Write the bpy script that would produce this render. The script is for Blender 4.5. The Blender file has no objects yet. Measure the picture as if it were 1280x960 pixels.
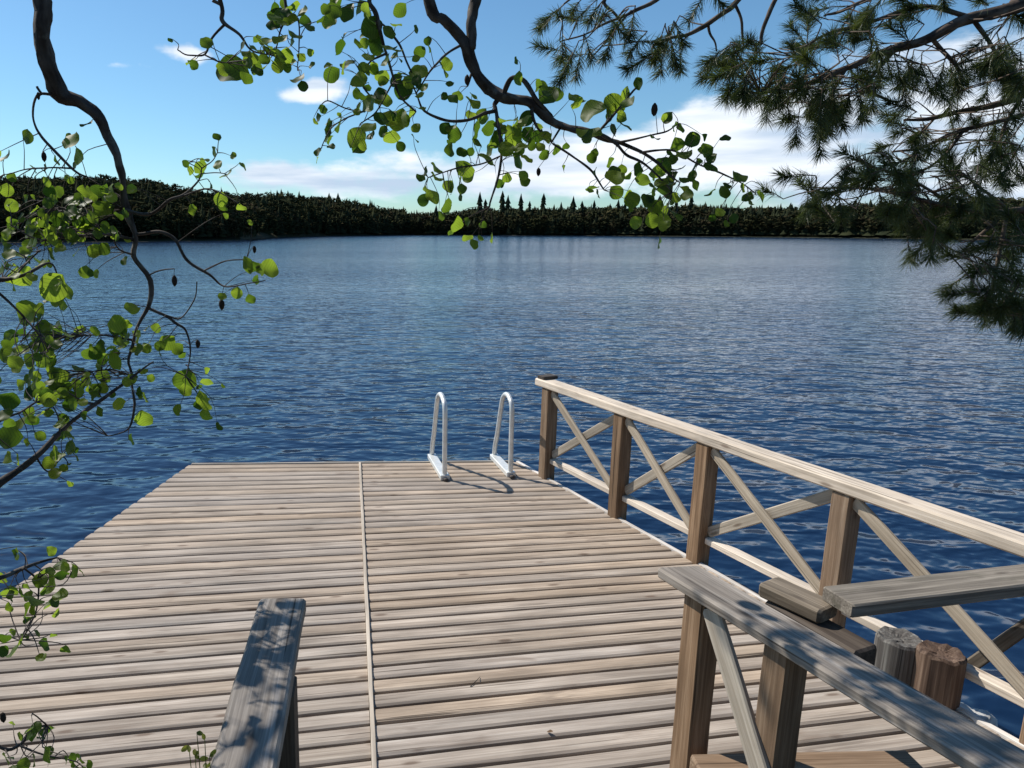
import bpy, math, random
import numpy as np
from mathutils import Vector, noise as mnoise

random.seed(11)
rng = np.random.default_rng(11)
sc = bpy.context.scene
col = sc.collection

# ------------------------------------------------------------------ camera
FPX, PPX, PPY, HORIZON = 900.0, 500.0, 480.0, 288.0
TILT = math.atan((PPY - HORIZON) / FPX)
CAMZ = 2.70
cam_d = bpy.data.cameras.new("camera")
cam = bpy.data.objects.new("camera", cam_d)
col.objects.link(cam)
cam.location = (0, 0, CAMZ)
cam.rotation_euler = (math.pi / 2 - TILT, 0, 0)
cam_d.sensor_width = 36.0
cam_d.lens = FPX / 1280 * 36.0
cam_d.shift_x = (640 - PPX) / 1280
cam_d.clip_start = 0.05
cam_d.clip_end = 6000
sc.camera = cam

# ------------------------------------------------------------------ sky and sun
SUN_EL, SUN_AZ = math.radians(46), math.radians(-54)     # azimuth clockwise from +Y
SUN = Vector((math.sin(SUN_AZ) * math.cos(SUN_EL), math.cos(SUN_AZ) * math.cos(SUN_EL), math.sin(SUN_EL)))
SKY_STRENGTH, SUN_STRENGTH, EXPOSURE = 0.092, 4.7, 0.32
sc.view_settings.view_transform = 'Standard'
sc.view_settings.look = 'None'
sc.view_settings.gamma = 1.0
sc.view_settings.use_curve_mapping = False
sc.view_settings.exposure = EXPOSURE

ct, st = math.cos(TILT), math.sin(TILT)
def ray(px, py):
    cx, cy = (px - PPX) / FPX, -(py - PPY) / FPX
    return Vector((cx, ct + st * cy, -st + ct * cy))
def on_z(px, py, z):
    """point of the level z that the photograph shows at a pixel"""
    d = ray(px, py); return Vector((0, 0, CAMZ)) + d * ((z - CAMZ) / d.z)
def on_y(px, py, y):
    d = ray(px, py); return Vector((0, 0, CAMZ)) + d * (y / d.y)
def on_plane(px, py, p, direction):
    """point on the upright plane through p along a level direction"""
    n = Vector((direction.y, -direction.x, 0)); d = ray(px, py)
    o = Vector((0, 0, CAMZ)); return o + d * ((p - o).dot(n) / d.dot(n))

def build_world():
    w = bpy.data.worlds.new("World"); sc.world = w; w.use_nodes = True
    nt = w.node_tree; N, L = nt.nodes, nt.links
    bg = N['Background']; bg.inputs[1].default_value = SKY_STRENGTH
    sky = N.new('ShaderNodeTexSky'); sky.sky_type = 'NISHITA'; sky.sun_disc = False
    sky.sun_elevation = SUN_EL; sky.sun_rotation = SUN_AZ
    sky.air_density = 1.0; sky.dust_density = 0.3; sky.ozone_density = 3.0; sky.altitude = 0
    tc = N.new('ShaderNodeTexCoord')
    vec = tc.outputs['Generated']
    # noise that wanders slowly sideways and quickly upwards: flat layered cloud
    mp = N.new('ShaderNodeMapping'); mp.inputs['Scale'].default_value = (8, 8, 19); L.new(vec, mp.inputs[0])
    nz = N.new('ShaderNodeTexNoise'); nz.inputs['Scale'].default_value = 1.0; nz.inputs['Detail'].default_value = 9
    nz.inputs['Roughness'].default_value = 0.58; L.new(mp.outputs[0], nz.inputs['Vector'])
    mp2 = N.new('ShaderNodeMapping'); mp2.inputs['Scale'].default_value = (3, 3, 24); mp2.inputs['Location'].default_value = (4, 1, 2); L.new(vec, mp2.inputs[0])
    nz2 = N.new('ShaderNodeTexNoise'); nz2.inputs['Scale'].default_value = 1.3; nz2.inputs['Detail'].default_value = 6; L.new(mp2.outputs[0], nz2.inputs['Vector'])
    total = None
    wob = N.new('ShaderNodeTexNoise'); wob.inputs['Scale'].default_value = 9; wob.inputs['Detail'].default_value = 5; L.new(vec, wob.inputs['Vector'])
    wv = N.new('ShaderNodeVectorMath'); wv.operation = 'MULTIPLY_ADD'; L.new(wob.outputs['Color'], wv.inputs[0]); wv.inputs[1].default_value = (.10, .10, .05); wv.inputs[2].default_value = (-.05, -.05, -.025)
    wvec = N.new('ShaderNodeVectorMath'); wvec.operation = 'ADD'; L.new(wv.outputs[0], wvec.inputs[0]); L.new(vec, wvec.inputs[1])
    # (photo px, photo py, half width, half height, amount) of every cloud bank
    for (px, py, hw, hh, amt) in CLOUDS:
        d = ray(px, py).normalized()
        rx, rz = hw / FPX, hh / FPX
        m = N.new('ShaderNodeVectorMath'); m.operation = 'SUBTRACT'; L.new(wvec.outputs[0], m.inputs[0]); m.inputs[1].default_value = d
        s = N.new('ShaderNodeVectorMath'); s.operation = 'MULTIPLY'; L.new(m.outputs[0], s.inputs[0]); s.inputs[1].default_value = (1 / rx, 1 / rx, 1 / rz)
        ln = N.new('ShaderNodeVectorMath'); ln.operation = 'LENGTH'; L.new(s.outputs[0], ln.inputs[0])
        r = N.new('ShaderNodeMapRange'); r.interpolation_type = 'SMOOTHSTEP'
        r.inputs[1].default_value = 0.0; r.inputs[2].default_value = 1.6; r.inputs[3].default_value = amt; r.inputs[4].default_value = 0
        L.new(ln.outputs['Value'], r.inputs[0])
        if total is None: total = r.outputs[0]
        else:
            a = N.new('ShaderNodeMath'); a.operation = 'MAXIMUM'; L.new(total, a.inputs[0]); L.new(r.outputs[0], a.inputs[1]); total = a.outputs[0]
    a = N.new('ShaderNodeMath'); a.operation = 'ADD'; L.new(total, a.inputs[0]); L.new(nz.outputs['Fac'], a.inputs[1])
    dens = N.new('ShaderNodeMapRange'); dens.interpolation_type = 'SMOOTHSTEP'
    dens.inputs[1].default_value = 0.80; dens.inputs[2].default_value = 1.06; L.new(a.outputs[0], dens.inputs[0])
    tone = N.new('ShaderNodeValToRGB')
    tone.color_ramp.elements[0].position = 0.36; tone.color_ramp.elements[0].color = (4.8, 6.0, 7.6, 1)
    tone.color_ramp.elements[1].position = 0.58; tone.color_ramp.elements[1].color = (8.9, 9.4, 10.0, 1)
    L.new(nz2.outputs['Fac'], tone.inputs[0])
    tint = N.new('ShaderNodeMix'); tint.data_type = 'RGBA'; tint.blend_type = 'MULTIPLY'; tint.inputs[0].default_value = 1
    L.new(sky.outputs[0], tint.inputs[6]); tint.inputs[7].default_value = SKY_TINT
    mix = N.new('ShaderNodeMix'); mix.data_type = 'RGBA'
    L.new(dens.outputs[0], mix.inputs[0]); L.new(tint.outputs[2], mix.inputs[6]); L.new(tone.outputs[0], mix.inputs[7])
    L.new(mix.outputs[2], bg.inputs[0])
SKY_TINT = (0.70, 0.96, 1.06, 1)
CLOUDS = [(222, 68, 34, 16, 0.62), (150, 88, 110, 9, 0.36), (410, 112, 52, 20, 0.64), (440, 225, 260, 34, 0.54),
          (600, 215, 230, 42, 0.60), (760, 205, 200, 52, 0.66), (950, 150, 170, 42, 0.68), (1010, 190, 240, 62, 0.72),
          (1200, 120, 170, 70, 0.60), (1240, 230, 260, 60, 0.66), (180, 24, 90, 8, 0.28), (820, 210, 900, 36, 0.30),
          (-900, 160, 500, 60, 0.4)]
build_world()
sd = bpy.data.lights.new("sun", 'SUN'); sd.energy = SUN_STRENGTH; sd.angle = math.radians(0.53); sd.color = (1.0, 0.94, 0.85)
so = bpy.data.objects.new("sun", sd); col.objects.link(so); so.location = (-20, 15, 30)
so.rotation_euler = (-SUN).to_track_quat('-Z', 'Y').to_euler()

# ------------------------------------------------------------------ helpers
def tag(o, label=None, cat=None, group=None, kind=None):
    if label: o['label'] = label
    if cat: o['category'] = cat
    if group: o['group'] = group
    if kind: o['kind'] = kind
    return o
def thing(name, label, cat, loc=(0, 0, 0), group=None):
    o = bpy.data.objects.new(name, None); col.objects.link(o); o.location = loc; o.empty_display_size = 0.2
    return tag(o, label, cat, group)

class MB:
    """collects faces with a grain coordinate and a tint per vertex, links them as ONE mesh object"""
    def __init__(s): s.v, s.f, s.g, s.t = [], [], [], []
    def add(s, verts, faces, grain, tint):
        b = len(s.v); s.v += [tuple(x) for x in verts]; s.g += [tuple(x) for x in grain]
        s.t += list(tint) if hasattr(tint, '__len__') else [tint] * len(verts)
        s.f += [tuple(i + b for i in f) for f in faces]
    def build(s, name, mat, parent=None, smooth=False):
        me = bpy.data.meshes.new(name)
        off = Vector(parent_origin(parent))
        me.from_pydata([(x - off.x, y - off.y, z - off.z) for x, y, z in s.v], [], s.f)
        a = me.attributes.new('grain', 'FLOAT_VECTOR', 'POINT'); a.data.foreach_set('vector', np.array(s.g, dtype=np.float32).ravel())
        a = me.attributes.new('tint', 'FLOAT', 'POINT'); a.data.foreach_set('value', np.array(s.t, dtype=np.float32))
        if smooth: me.polygons.foreach_set('use_smooth', [True] * len(me.polygons))
        me.materials.append(mat); me.update()
        o = bpy.data.objects.new(name, me); col.objects.link(o)
        if parent: o.parent = parent
        return o
def parent_origin(p):
    v = Vector((0, 0, 0))
    while p is not None:
        v += p.location; p = p.parent
    return v

def beam(mb, p0, p1, w, h, up=Vector((0, 0, 1)), cham=0.006, seg=None, wob=0.0025, tint=None, skew0=0, skew1=0):
    """a sawn timber from p0 to p1, w across, h along up, with eased edges and a little warp"""
    p0, p1 = Vector(p0), Vector(p1)
    d = p1 - p0; Ln = d.length; d.normalize()
    side = d.cross(up).normalized(); u = side.cross(d).normalized()
    if seg is None: seg = max(2, min(24, int(Ln / 0.12)))
    tint = random.random() if tint is None else tint
    o = random.random() * 60
    c = cham; a, b = w / 2, h / 2
    sec = [(-a + c, -b), (a - c, -b), (a, -b + c), (a, b - c), (a - c, b), (-a + c, b), (-a, b - c), (-a, -b + c)]
    V, G = [], []
    ts = [0.0, c / Ln] + [i / seg for i in range(1, seg)] + [1 - c / Ln, 1.0]
    for k, t in enumerate(ts):
        e = 1 - c / max(a, b) if k in (0, len(ts) - 1) else 1.0
        wx = mnoise.noise((t * Ln * 1.3 + o, 0, 1)) * wob; wz = mnoise.noise((t * Ln * 1.3 + o, 7, 1)) * wob
        for (x, y) in sec:
            j = mnoise.noise((t * Ln * 6 + o, x * 30, y * 30)) * wob * 0.5
            sk = skew0 * (1 - t) + skew1 * t
            V.append(p0 + d * (t * Ln + sk * x) + side * (x * e + wx + j) + u * (y * e + wz + j)); G.append((t * Ln + o, x + o, y + o * .5))
    n = len(ts); F = []
    for k in range(n - 1):
        for i in range(8):
            j = (i + 1) % 8; F.append((k * 8 + i, k * 8 + j, (k + 1) * 8 + j, (k + 1) * 8 + i))
    F.append(tuple(range(7, -1, -1))); F.append(tuple((n - 1) * 8 + i for i in range(8)))
    mb.add(V, F, G, tint)

def tube(mb, pts, radii, sides=8, rough=0.0, tint=None, caps=True):
    pts = [Vector(p) for p in pts]
    if not hasattr(radii, '__len__'): radii = [radii] * len(pts)
    tint = random.random() if tint is None else tint
    o = random.random() * 40
    V, G, F = [], [], []
    ref = Vector((0.31, 0.83, 0.46)); L = 0
    for i, p in enumerate(pts):
        a = pts[max(i - 1, 0)]; b = pts[min(i + 1, len(pts) - 1)]
        d = (b - a); d = d.normalized() if d.length > 1e-9 else Vector((0, 0, 1))
        x = ref - d * ref.dot(d)
        if x.length < 1e-3: x = Vector((1, 0, 0)) - d * d.x
        x.normalize(); y = d.cross(x); ref = x
        if i: L += (p - pts[i - 1]).length
        for k in range(sides):
            an = 2 * math.pi * k / sides
            r = radii[i] * (1 + rough * mnoise.noise((L * 15 + o, math.cos(an) * 2, math.sin(an) * 2)))
            V.append(p + x * (math.cos(an) * r) + y * (math.sin(an) * r)); G.append((L + o, math.cos(an) * radii[i] + o, math.sin(an) * radii[i]))
    for i in range(len(pts) - 1):
        for k in range(sides):
            j = (k + 1) % sides; F.append((i * sides + k, i * sides + j, (i + 1) * sides + j, (i + 1) * sides + k))
    if caps and sides > 2:
        F.append(tuple(range(sides - 1, -1, -1))); F.append(tuple((len(pts) - 1) * sides + k for k in range(sides)))
    mb.add(V, F, G, tint)

def smooth_path(pts, per=6, jit=0.0):
    """Catmull-Rom through points given as Vectors with radii attached: [(Vector, r)]"""
    P = [p for p, r in pts]; R = [r for p, r in pts]; out = []; o = random.random() * 90
    for i in range(len(P) - 1):
        a, b, c, d = P[max(i - 1, 0)], P[i], P[i + 1], P[min(i + 2, len(P) - 1)]
        for k in range(per):
            t = k / per
            q = 0.5 * ((2 * b) + (c - a) * t + (2 * a - 5 * b + 4 * c - d) * t * t + (3 * b - a - 3 * c + d) * t ** 3)
            if jit: q = q + Vector(mnoise.noise_vector((i + t + o, o, 3))) * jit
            out.append((q, R[i] * (1 - t) + R[i + 1] * t))
    out.append((P[-1], R[-1])); return out

# ------------------------------------------------------------------ materials
def new_mat(name):
    m = bpy.data.materials.new(name); m.use_nodes = True
    return m, m.node_tree.nodes, m.node_tree.links, m.node_tree.nodes['Principled BSDF']
def ramp(N, stops):
    r = N.new('ShaderNodeValToRGB'); e = r.color_ramp.elements
    e[0].position, e[0].color = stops[0][0], (*stops[0][1], 1); e[1].position, e[1].color = stops[-1][0], (*stops[-1][1], 1)
    for p, c in stops[1:-1]: x = e.new(p); x.color = (*c, 1)
    return r
def wood(name, dark, mid, light, rough=0.75, knots=True, vary=0.35, bump=0.5, stain=None):
    m, N, L, B = new_mat(name)
    at = N.new('ShaderNodeAttribute'); at.attribute_name = 'grain'
    ti = N.new('ShaderNodeAttribute'); ti.attribute_name = 'tint'
    def nz(scale, sx, sy, det, rgh=0.6):
        mp = N.new('ShaderNodeMapping'); mp.inputs['Scale'].default_value = (sx, sy, sy); L.new(at.outputs['Vector'], mp.inputs[0])
        n = N.new('ShaderNodeTexNoise'); n.inputs['Scale'].default_value = scale; n.inputs['Detail'].default_value = det
        n.inputs['Roughness'].default_value = rgh; n.inputs['Distortion'].default_value = 0.4; L.new(mp.outputs[0], n.inputs['Vector']); return n
    fine = nz(1.0, 2.2, 130, 5); med = nz(1.0, 1.1, 28, 5); big = nz(1.0, 1.6, 6, 4)
    a = N.new('ShaderNodeMath'); a.operation = 'MULTIPLY_ADD'; L.new(fine.outputs['Fac'], a.inputs[0]); a.inputs[1].default_value = 0.5; 
    b = N.new('ShaderNodeMath'); b.operation = 'MULTIPLY'; L.new(med.outputs['Fac'], b.inputs[0]); b.inputs[1].default_value = 0.5
    L.new(b.outputs[0], a.inputs[2])
    rp = ramp(N, [(0.30, dark), (0.50, mid), (0.66, light)]); L.new(a.outputs[0], rp.inputs[0])
    # board to board and patch to patch change
    v1 = N.new('ShaderNodeMapRange'); v1.inputs[3].default_value = 1 - vary; v1.inputs[4].default_value = 1 + vary * .6; L.new(ti.outputs['Fac'], v1.inputs[0])
    v2 = N.new('ShaderNodeMapRange'); v2.inputs[1].default_value = .3; v2.inputs[2].default_value = .7; v2.inputs[3].default_value = .72; v2.inputs[4].default_value = 1.18; L.new(big.outputs['Fac'], v2.inputs[0])
    vm = N.new('ShaderNodeMath'); vm.operation = 'MULTIPLY'; L.new(v1.outputs[0], vm.inputs[0]); L.new(v2.outputs[0], vm.inputs[1])
    sc_ = N.new('ShaderNodeVectorMath'); sc_.operation = 'SCALE'; L.new(rp.outputs[0], sc_.inputs[0]); L.new(vm.outputs[0], sc_.inputs['Scale'])
    out = sc_.outputs[0]
    # warm or grey boards
    hue = N.new('ShaderNodeMix'); hue.data_type = 'RGBA'; hue.blend_type = 'MULTIPLY'; hue.inputs[0].default_value = 1
    hr = ramp(N, [(0.0, (1.06, .99, .90)), (0.5, (1, 1, 1)), (1.0, (.97, 1.0, 1.05))])
    sh = N.new('ShaderNodeMath'); sh.operation = 'FRACT'; m7 = N.new('ShaderNodeMath'); m7.operation = 'MULTIPLY'; m7.inputs[1].default_value = 7.3
    L.new(ti.outputs['Fac'], m7.inputs[0]); L.new(m7.outputs[0], sh.inputs[0]); L.new(sh.outputs[0], hr.inputs[0])
    L.new(out, hue.inputs[6]); L.new(hr.outputs[0], hue.inputs[7]); out = hue.outputs[2]
    if stain:
        so_ = nz(1.0, 2.3, 9, 3); sr = N.new('ShaderNodeMapRange'); sr.inputs[1].default_value = .60; sr.inputs[2].default_value = .72; L.new(so_.outputs['Fac'], sr.inputs[0])
        sm = N.new('ShaderNodeMath'); sm.operation = 'MULTIPLY'; sm.inputs[1].default_value = .6; L.new(sr.outputs[0], sm.inputs[0])
        mx = N.new('ShaderNodeMix'); mx.data_type = 'RGBA'; L.new(sm.outputs[0], mx.inputs[0]); L.new(out, mx.inputs[6]); mx.inputs[7].default_value = (*stain, 1); out = mx.outputs[2]
    cn = nz(1.0, .9, 75, 2, .4); cr = N.new('ShaderNodeMapRange'); cr.inputs[1].default_value = .665; cr.inputs[2].default_value = .70; cr.inputs[4].default_value = .8; L.new(cn.outputs['Fac'], cr.inputs[0])
    mx = N.new('ShaderNodeMix'); mx.data_type = 'RGBA'; L.new(cr.outputs[0], mx.inputs[0]); L.new(out, mx.inputs[6]); mx.inputs[7].default_value = (dark[0] * .4, dark[1] * .38, dark[2] * .36, 1); out = mx.outputs[2]
    if knots:
        mp = N.new('ShaderNodeMapping'); mp.inputs['Scale'].default_value = (3.0, 11, 11); L.new(at.outputs['Vector'], mp.inputs[0])
        vo = N.new('ShaderNodeTexVoronoi'); vo.inputs['Scale'].default_value = 1.0; L.new(mp.outputs[0], vo.inputs['Vector'])
        kr = N.new('ShaderNodeMapRange'); kr.inputs[1].default_value = .07; kr.inputs[2].default_value = .16; kr.inputs[3].default_value = .75; kr.inputs[4].default_value = 0; L.new(vo.outputs['Distance'], kr.inputs[0])
        mx = N.new('ShaderNodeMix'); mx.data_type = 'RGBA'; L.new(kr.outputs[0], mx.inputs[0]); L.new(out, mx.inputs[6]); mx.inputs[7].default_value = (dark[0] * .6, dark[1] * .5, dark[2] * .45, 1); out = mx.outputs[2]
    L.new(out, B.inputs['Base Color']); B.inputs['Roughness'].default_value = rough
    B.inputs['Specular IOR Level'].default_value = 0.25
    bp = N.new('ShaderNodeBump'); bp.inputs['Strength'].default_value = bump; bp.inputs['Distance'].default_value = 0.002; L.new(a.outputs[0], bp.inputs['Height']); L.new(bp.outputs[0], B.inputs['Normal'])
    return m
M = {}
M['deck'] = wood('deck_wood', (.20, .155, .12), (.375, .31, .25), (.50, .43, .355), vary=.11, stain=(.20, .15, .115))
M['strip'] = wood('strip_wood', (.30, .25, .20), (.46, .40, .33), (.58, .51, .43), vary=.1, knots=False)
M['rail'] = wood('rail_wood', (.33, .285, .24), (.58, .525, .46), (.74, .69, .63), vary=.15, stain=(.36, .31, .25))
M['post'] = wood('post_wood', (.09, .055, .032), (.22, .145, .09), (.36, .26, .175), vary=.25)
M['brace'] = wood('brace_wood', (.20, .17, .13), (.36, .32, .265), (.50, .46, .39), vary=.2)
M['grey'] = wood('grey_wood', (.070, .058, .048), (.235, .205, .175), (.42, .375, .33), vary=.15, bump=1.0, stain=(.09, .085, .07))
M['aged'] = wood('aged_wood', (.06, .05, .04), (.18, .155, .125), (.33, .29, .24), vary=.2, bump=.9, stain=(.085, .078, .055))
M['oldlog'] = wood('old_log', (.035, .03, .027), (.11, .10, .09), (.25, .24, .215), vary=.2, bump=1.0)
M['dark'] = wood('dark_wood', (.03, .024, .02), (.075, .06, .05), (.13, .11, .09), vary=.3)
M['redwood'] = wood('split_wood', (.035, .02, .013), (.10, .062, .042), (.20, .14, .10), vary=.2)

def metal_mat():
    m, N, L, B = new_mat('ladder_metal')
    tc = N.new('ShaderNodeTexCoord'); n = N.new('ShaderNodeTexNoise'); n.inputs['Scale'].default_value = 22; n.inputs['Detail'].default_value = 5; L.new(tc.outputs['Object'], n.inputs['Vector'])
    r = ramp(N, [(.3, (.62, .63, .60)), (.7, (.80, .80, .77))]); L.new(n.outputs['Fac'], r.inputs[0]); L.new(r.outputs[0], B.inputs['Base Color'])
    B.inputs['Metallic'].default_value = .35; B.inputs['Roughness'].default_value = .38; return m
M['metal'] = metal_mat()

def bark(name, dark, light, scale=26, stretch=.35, bump=1.0):
    m, N, L, B = new_mat(name)
    at = N.new('ShaderNodeAttribute'); at.attribute_name = 'grain'
    mp = N.new('ShaderNodeMapping'); mp.inputs['Scale'].default_value = (scale * stretch, scale, scale); L.new(at.outputs['Vector'], mp.inputs[0])
    n = N.new('ShaderNodeTexNoise'); n.inputs['Scale'].default_value = 1; n.inputs['Detail'].default_value = 6; L.new(mp.outputs[0], n.inputs['Vector'])
    r = ramp(N, [(.35, dark), (.65, light)]); L.new(n.outputs['Fac'], r.inputs[0])
    ln = N.new('ShaderNodeTexNoise'); ln.inputs['Scale'].default_value = 22; ln.inputs['Detail'].default_value = 4; L.new(at.outputs['Vector'], ln.inputs['Vector'])
    lr = N.new('ShaderNodeMapRange'); lr.inputs[1].default_value = .60; lr.inputs[2].default_value = .68; lr.inputs[4].default_value = .55; L.new(ln.outputs['Fac'], lr.inputs[0])
    lx = N.new('ShaderNodeMix'); lx.data_type = 'RGBA'; L.new(lr.outputs[0], lx.inputs[0]); L.new(r.outputs[0], lx.inputs[6]); lx.inputs[7].default_value = (.16, .155, .135, 1)
    L.new(lx.outputs[2], B.inputs['Base Color'])
    B.inputs['Roughness'].default_value = .85; B.inputs['Specular IOR Level'].default_value = .2
    bp = N.new('ShaderNodeBump'); bp.inputs['Strength'].default_value = bump; bp.inputs['Distance'].default_value = .004; L.new(n.outputs['Fac'], bp.inputs['Height']); L.new(bp.outputs[0], B.inputs['Normal'])
    return m
M['alder_bark'] = bark('alder_bark', (.030, .023, .020), (.10, .085, .075), 40)
M['pine_bark'] = bark('pine_bark', (.03, .022, .018), (.15, .115, .09), 45)

def leaf_mat(name, lo, hi, tr_lo, tr_hi, trans=.5, gloss=.45):
    m, N, L, B = new_mat(name)
    ti = N.new('ShaderNodeAttribute'); ti.attribute_name = 'tint'
    ga = N.new('ShaderNodeAttribute'); ga.attribute_name = 'grain'
    n = N.new('ShaderNodeTexNoise'); n.inputs['Scale'].default_value = 60; n.inputs['Detail'].default_value = 3; L.new(ga.outputs['Vector'], n.inputs['Vector'])
    ad = N.new('ShaderNodeMath'); ad.operation = 'MULTIPLY_ADD'; L.new(n.outputs['Fac'], ad.inputs[0]); ad.inputs[1].default_value = .5; L.new(ti.outputs['Fac'], ad.inputs[2])
    mr = N.new('ShaderNodeMapRange'); mr.inputs[1].default_value = .2; mr.inputs[2].default_value = 1.3; L.new(ad.outputs[0], mr.inputs[0])
    r = ramp(N, [(0, lo), (1, hi)]); r2 = ramp(N, [(0, tr_lo), (1, tr_hi)])
    L.new(mr.outputs[0], r.inputs[0]); L.new(mr.outputs[0], r2.inputs[0])
    # veins: midrib at v = 0 and side veins, paler
    sx = N.new('ShaderNodeSeparateXYZ'); L.new(ga.outputs['Vector'], sx.inputs[0])
    ab = N.new('ShaderNodeMath'); ab.operation = 'ABSOLUTE'; L.new(sx.outputs['Y'], ab.inputs[0])
    v1 = N.new('ShaderNodeMath'); v1.operation = 'MULTIPLY_ADD'; L.new(ab.outputs[0], v1.inputs[0]); v1.inputs[1].default_value = -.55; L.new(sx.outputs['X'], v1.inputs[2])
    v2 = N.new('ShaderNodeMath'); v2.operation = 'PINGPONG'; L.new(v1.outputs[0], v2.inputs[0]); v2.inputs[1].default_value = .07
    v3 = N.new('ShaderNodeMapRange'); v3.inputs[1].default_value = 0; v3.inputs[2].default_value = .018; v3.inputs[3].default_value = .5; v3.inputs[4].default_value = 1; L.new(v2.outputs[0], v3.inputs[0])
    vs = N.new('ShaderNodeVectorMath'); vs.operation = 'SCALE'; L.new(r2.outputs[0], vs.inputs[0]); L.new(v3.outputs[0], vs.inputs['Scale'])
    L.new(r.outputs[0], B.inputs['Base Color']); B.inputs['Roughness'].default_value = gloss; B.inputs['Specular IOR Level'].default_value = .25
    tr = N.new('ShaderNodeBsdfTranslucent'); L.new(vs.outputs[0], tr.inputs[0])
    mx = N.new('ShaderNodeMixShader'); mx.inputs[0].default_value = trans; L.new(B.outputs[0], mx.inputs[1]); L.new(tr.outputs[0], mx.inputs[2])
    L.new(mx.outputs[0], N['Material Output'].inputs[0]); return m
M['leaf'] = leaf_mat('alder_leaf', (.022, .042, .010), (.065, .10, .020), (.04, .115, .008), (.36, .52, .04), trans=.50, gloss=.5)
M['sprig'] = leaf_mat('sprig_leaf', (.08, .10, .02), (.16, .17, .04), (.25, .3, .04), (.4, .42, .06))
M['needle'] = leaf_mat('pine_needle', (.018, .036, .016), (.085, .105, .036), (.035, .07, .012), (.16, .20, .03), trans=.28, gloss=.45)

def plain(name, c1, c2, scale, rough=.9, coords='Object', bump=0):
    m, N, L, B = new_mat(name)
    tc = N.new('ShaderNodeTexCoord'); n = N.new('ShaderNodeTexNoise'); n.inputs['Scale'].default_value = scale; n.inputs['Detail'].default_value = 6
    L.new(tc.outputs[coords], n.inputs['Vector']); r = ramp(N, [(.3, c1), (.7, c2)]); L.new(n.outputs['Fac'], r.inputs[0]); L.new(r.outputs[0], B.inputs['Base Color'])
    B.inputs['Roughness'].default_value = rough; B.inputs['Specular IOR Level'].default_value = .2
    if bump:
        bp = N.new('ShaderNodeBump'); bp.inputs['Distance'].default_value = bump; L.new(n.outputs['Fac'], bp.inputs['Height']); L.new(bp.outputs[0], B.inputs['Normal'])
    return m
M['cone'] = plain('alder_cone', (.012, .009, .008), (.05, .035, .025), 300)
M['soil'] = plain('bank_soil', (.05, .04, .025), (.11, .10, .05), 4, bump=.05)
M['hill'] = plain('hill_floor', (.018, .022, .010), (.04, .04, .02), .05)
M['rock'] = plain('pale_rock', (.45, .44, .42), (.68, .67, .64), 18, bump=.01)
M['pebble'] = plain('dry_leaf', (.08, .05, .03), (.2, .13, .08), 120)

def forest_mat():
    m, N, L, B = new_mat('forest_foliage')
    ti = N.new('ShaderNodeAttribute'); ti.attribute_name = 'tint'
    r = ramp(N, [(0, (.020, .026, .016)), (.55, (.034, .038, .020)), (.8, (.050, .050, .022)), (1, (.058, .046, .028))]); L.new(ti.outputs['Fac'], r.inputs[0])
    L.new(r.outputs[0], B.inputs['Base Color']); B.inputs['Roughness'].default_value = 1; B.inputs['Specular IOR Level'].default_value = 0
    return m
M['forest'] = forest_mat()

def water_mat():
    m, N, L, B = new_mat('lake_water')
    tc = N.new('ShaderNodeTexCoord')
    def math_(op, x, y, z=None):
        q = N.new('ShaderNodeMath'); q.operation = op
        for i, val in enumerate((x, y, z)):
            if val is None: continue
            if hasattr(val, 'node'): L.new(val, q.inputs[i])
            else: q.inputs[i].default_value = val
        return q.outputs[0]
    EPS = 0.03
    def height(ox, oy):
        off = N.new('ShaderNodeVectorMath'); off.operation = 'ADD'; L.new(tc.outputs['Object'], off.inputs[0]); off.inputs[1].default_value = (ox, oy, 0)
        h = None
        for sx, sy, rot, scale, det, dist, amp in WAVES:
            mp = N.new('ShaderNodeMapping'); mp.inputs['Scale'].default_value = (sx, sy, 1); mp.inputs['Rotation'].default_value = (0, 0, rot); L.new(off.outputs[0], mp.inputs[0])
            n = N.new('ShaderNodeTexNoise'); n.noise_dimensions = '2D'; n.inputs['Scale'].default_value = scale; n.inputs['Detail'].default_value = det; n.inputs['Roughness'].default_value = .45; n.inputs['Distortion'].default_value = dist
            L.new(mp.outputs[0], n.inputs['Vector'])
            h = math_('MULTIPLY', n.outputs['Fac'], amp) if h is None else math_('MULTIPLY_ADD', n.outputs['Fac'], amp, h)
        return h
    h0, hx, hy = height(0, 0), height(EPS, 0), height(0, EPS)
    gm = N.new('ShaderNodeMapping'); gm.inputs['Scale'].default_value = (.25, 1, 1); gm.inputs['Rotation'].default_value = (0, 0, .6); L.new(tc.outputs['Object'], gm.inputs[0])
    gust = N.new('ShaderNodeTexNoise'); gust.noise_dimensions = '2D'; gust.inputs['Scale'].default_value = .045; gust.inputs['Detail'].default_value = 4; L.new(gm.outputs[0], gust.inputs['Vector'])
    g = N.new('ShaderNodeMapRange'); g.inputs[1].default_value = .3; g.inputs[2].default_value = .7; g.inputs[3].default_value = .6 / EPS; g.inputs[4].default_value = 1.2 / EPS; L.new(gust.outputs['Fac'], g.inputs[0])
    cb = N.new('ShaderNodeCombineXYZ'); cb.inputs[2].default_value = 1
    L.new(math_('MULTIPLY', math_('SUBTRACT', h0, hx), g.outputs[0]), cb.inputs[0])
    L.new(math_('MULTIPLY', math_('SUBTRACT', h0, hy), g.outputs[0]), cb.inputs[1])
    nm = N.new('ShaderNodeVectorMath'); nm.operation = 'NORMALIZE'; L.new(cb.outputs[0], nm.inputs[0]); L.new(nm.outputs[0], B.inputs['Normal'])
    B.inputs['Base Color'].default_value = (.005, .018, .050, 1); B.inputs['Roughness'].default_value = .12; B.inputs['IOR'].default_value = 1.333
    return m
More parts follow.
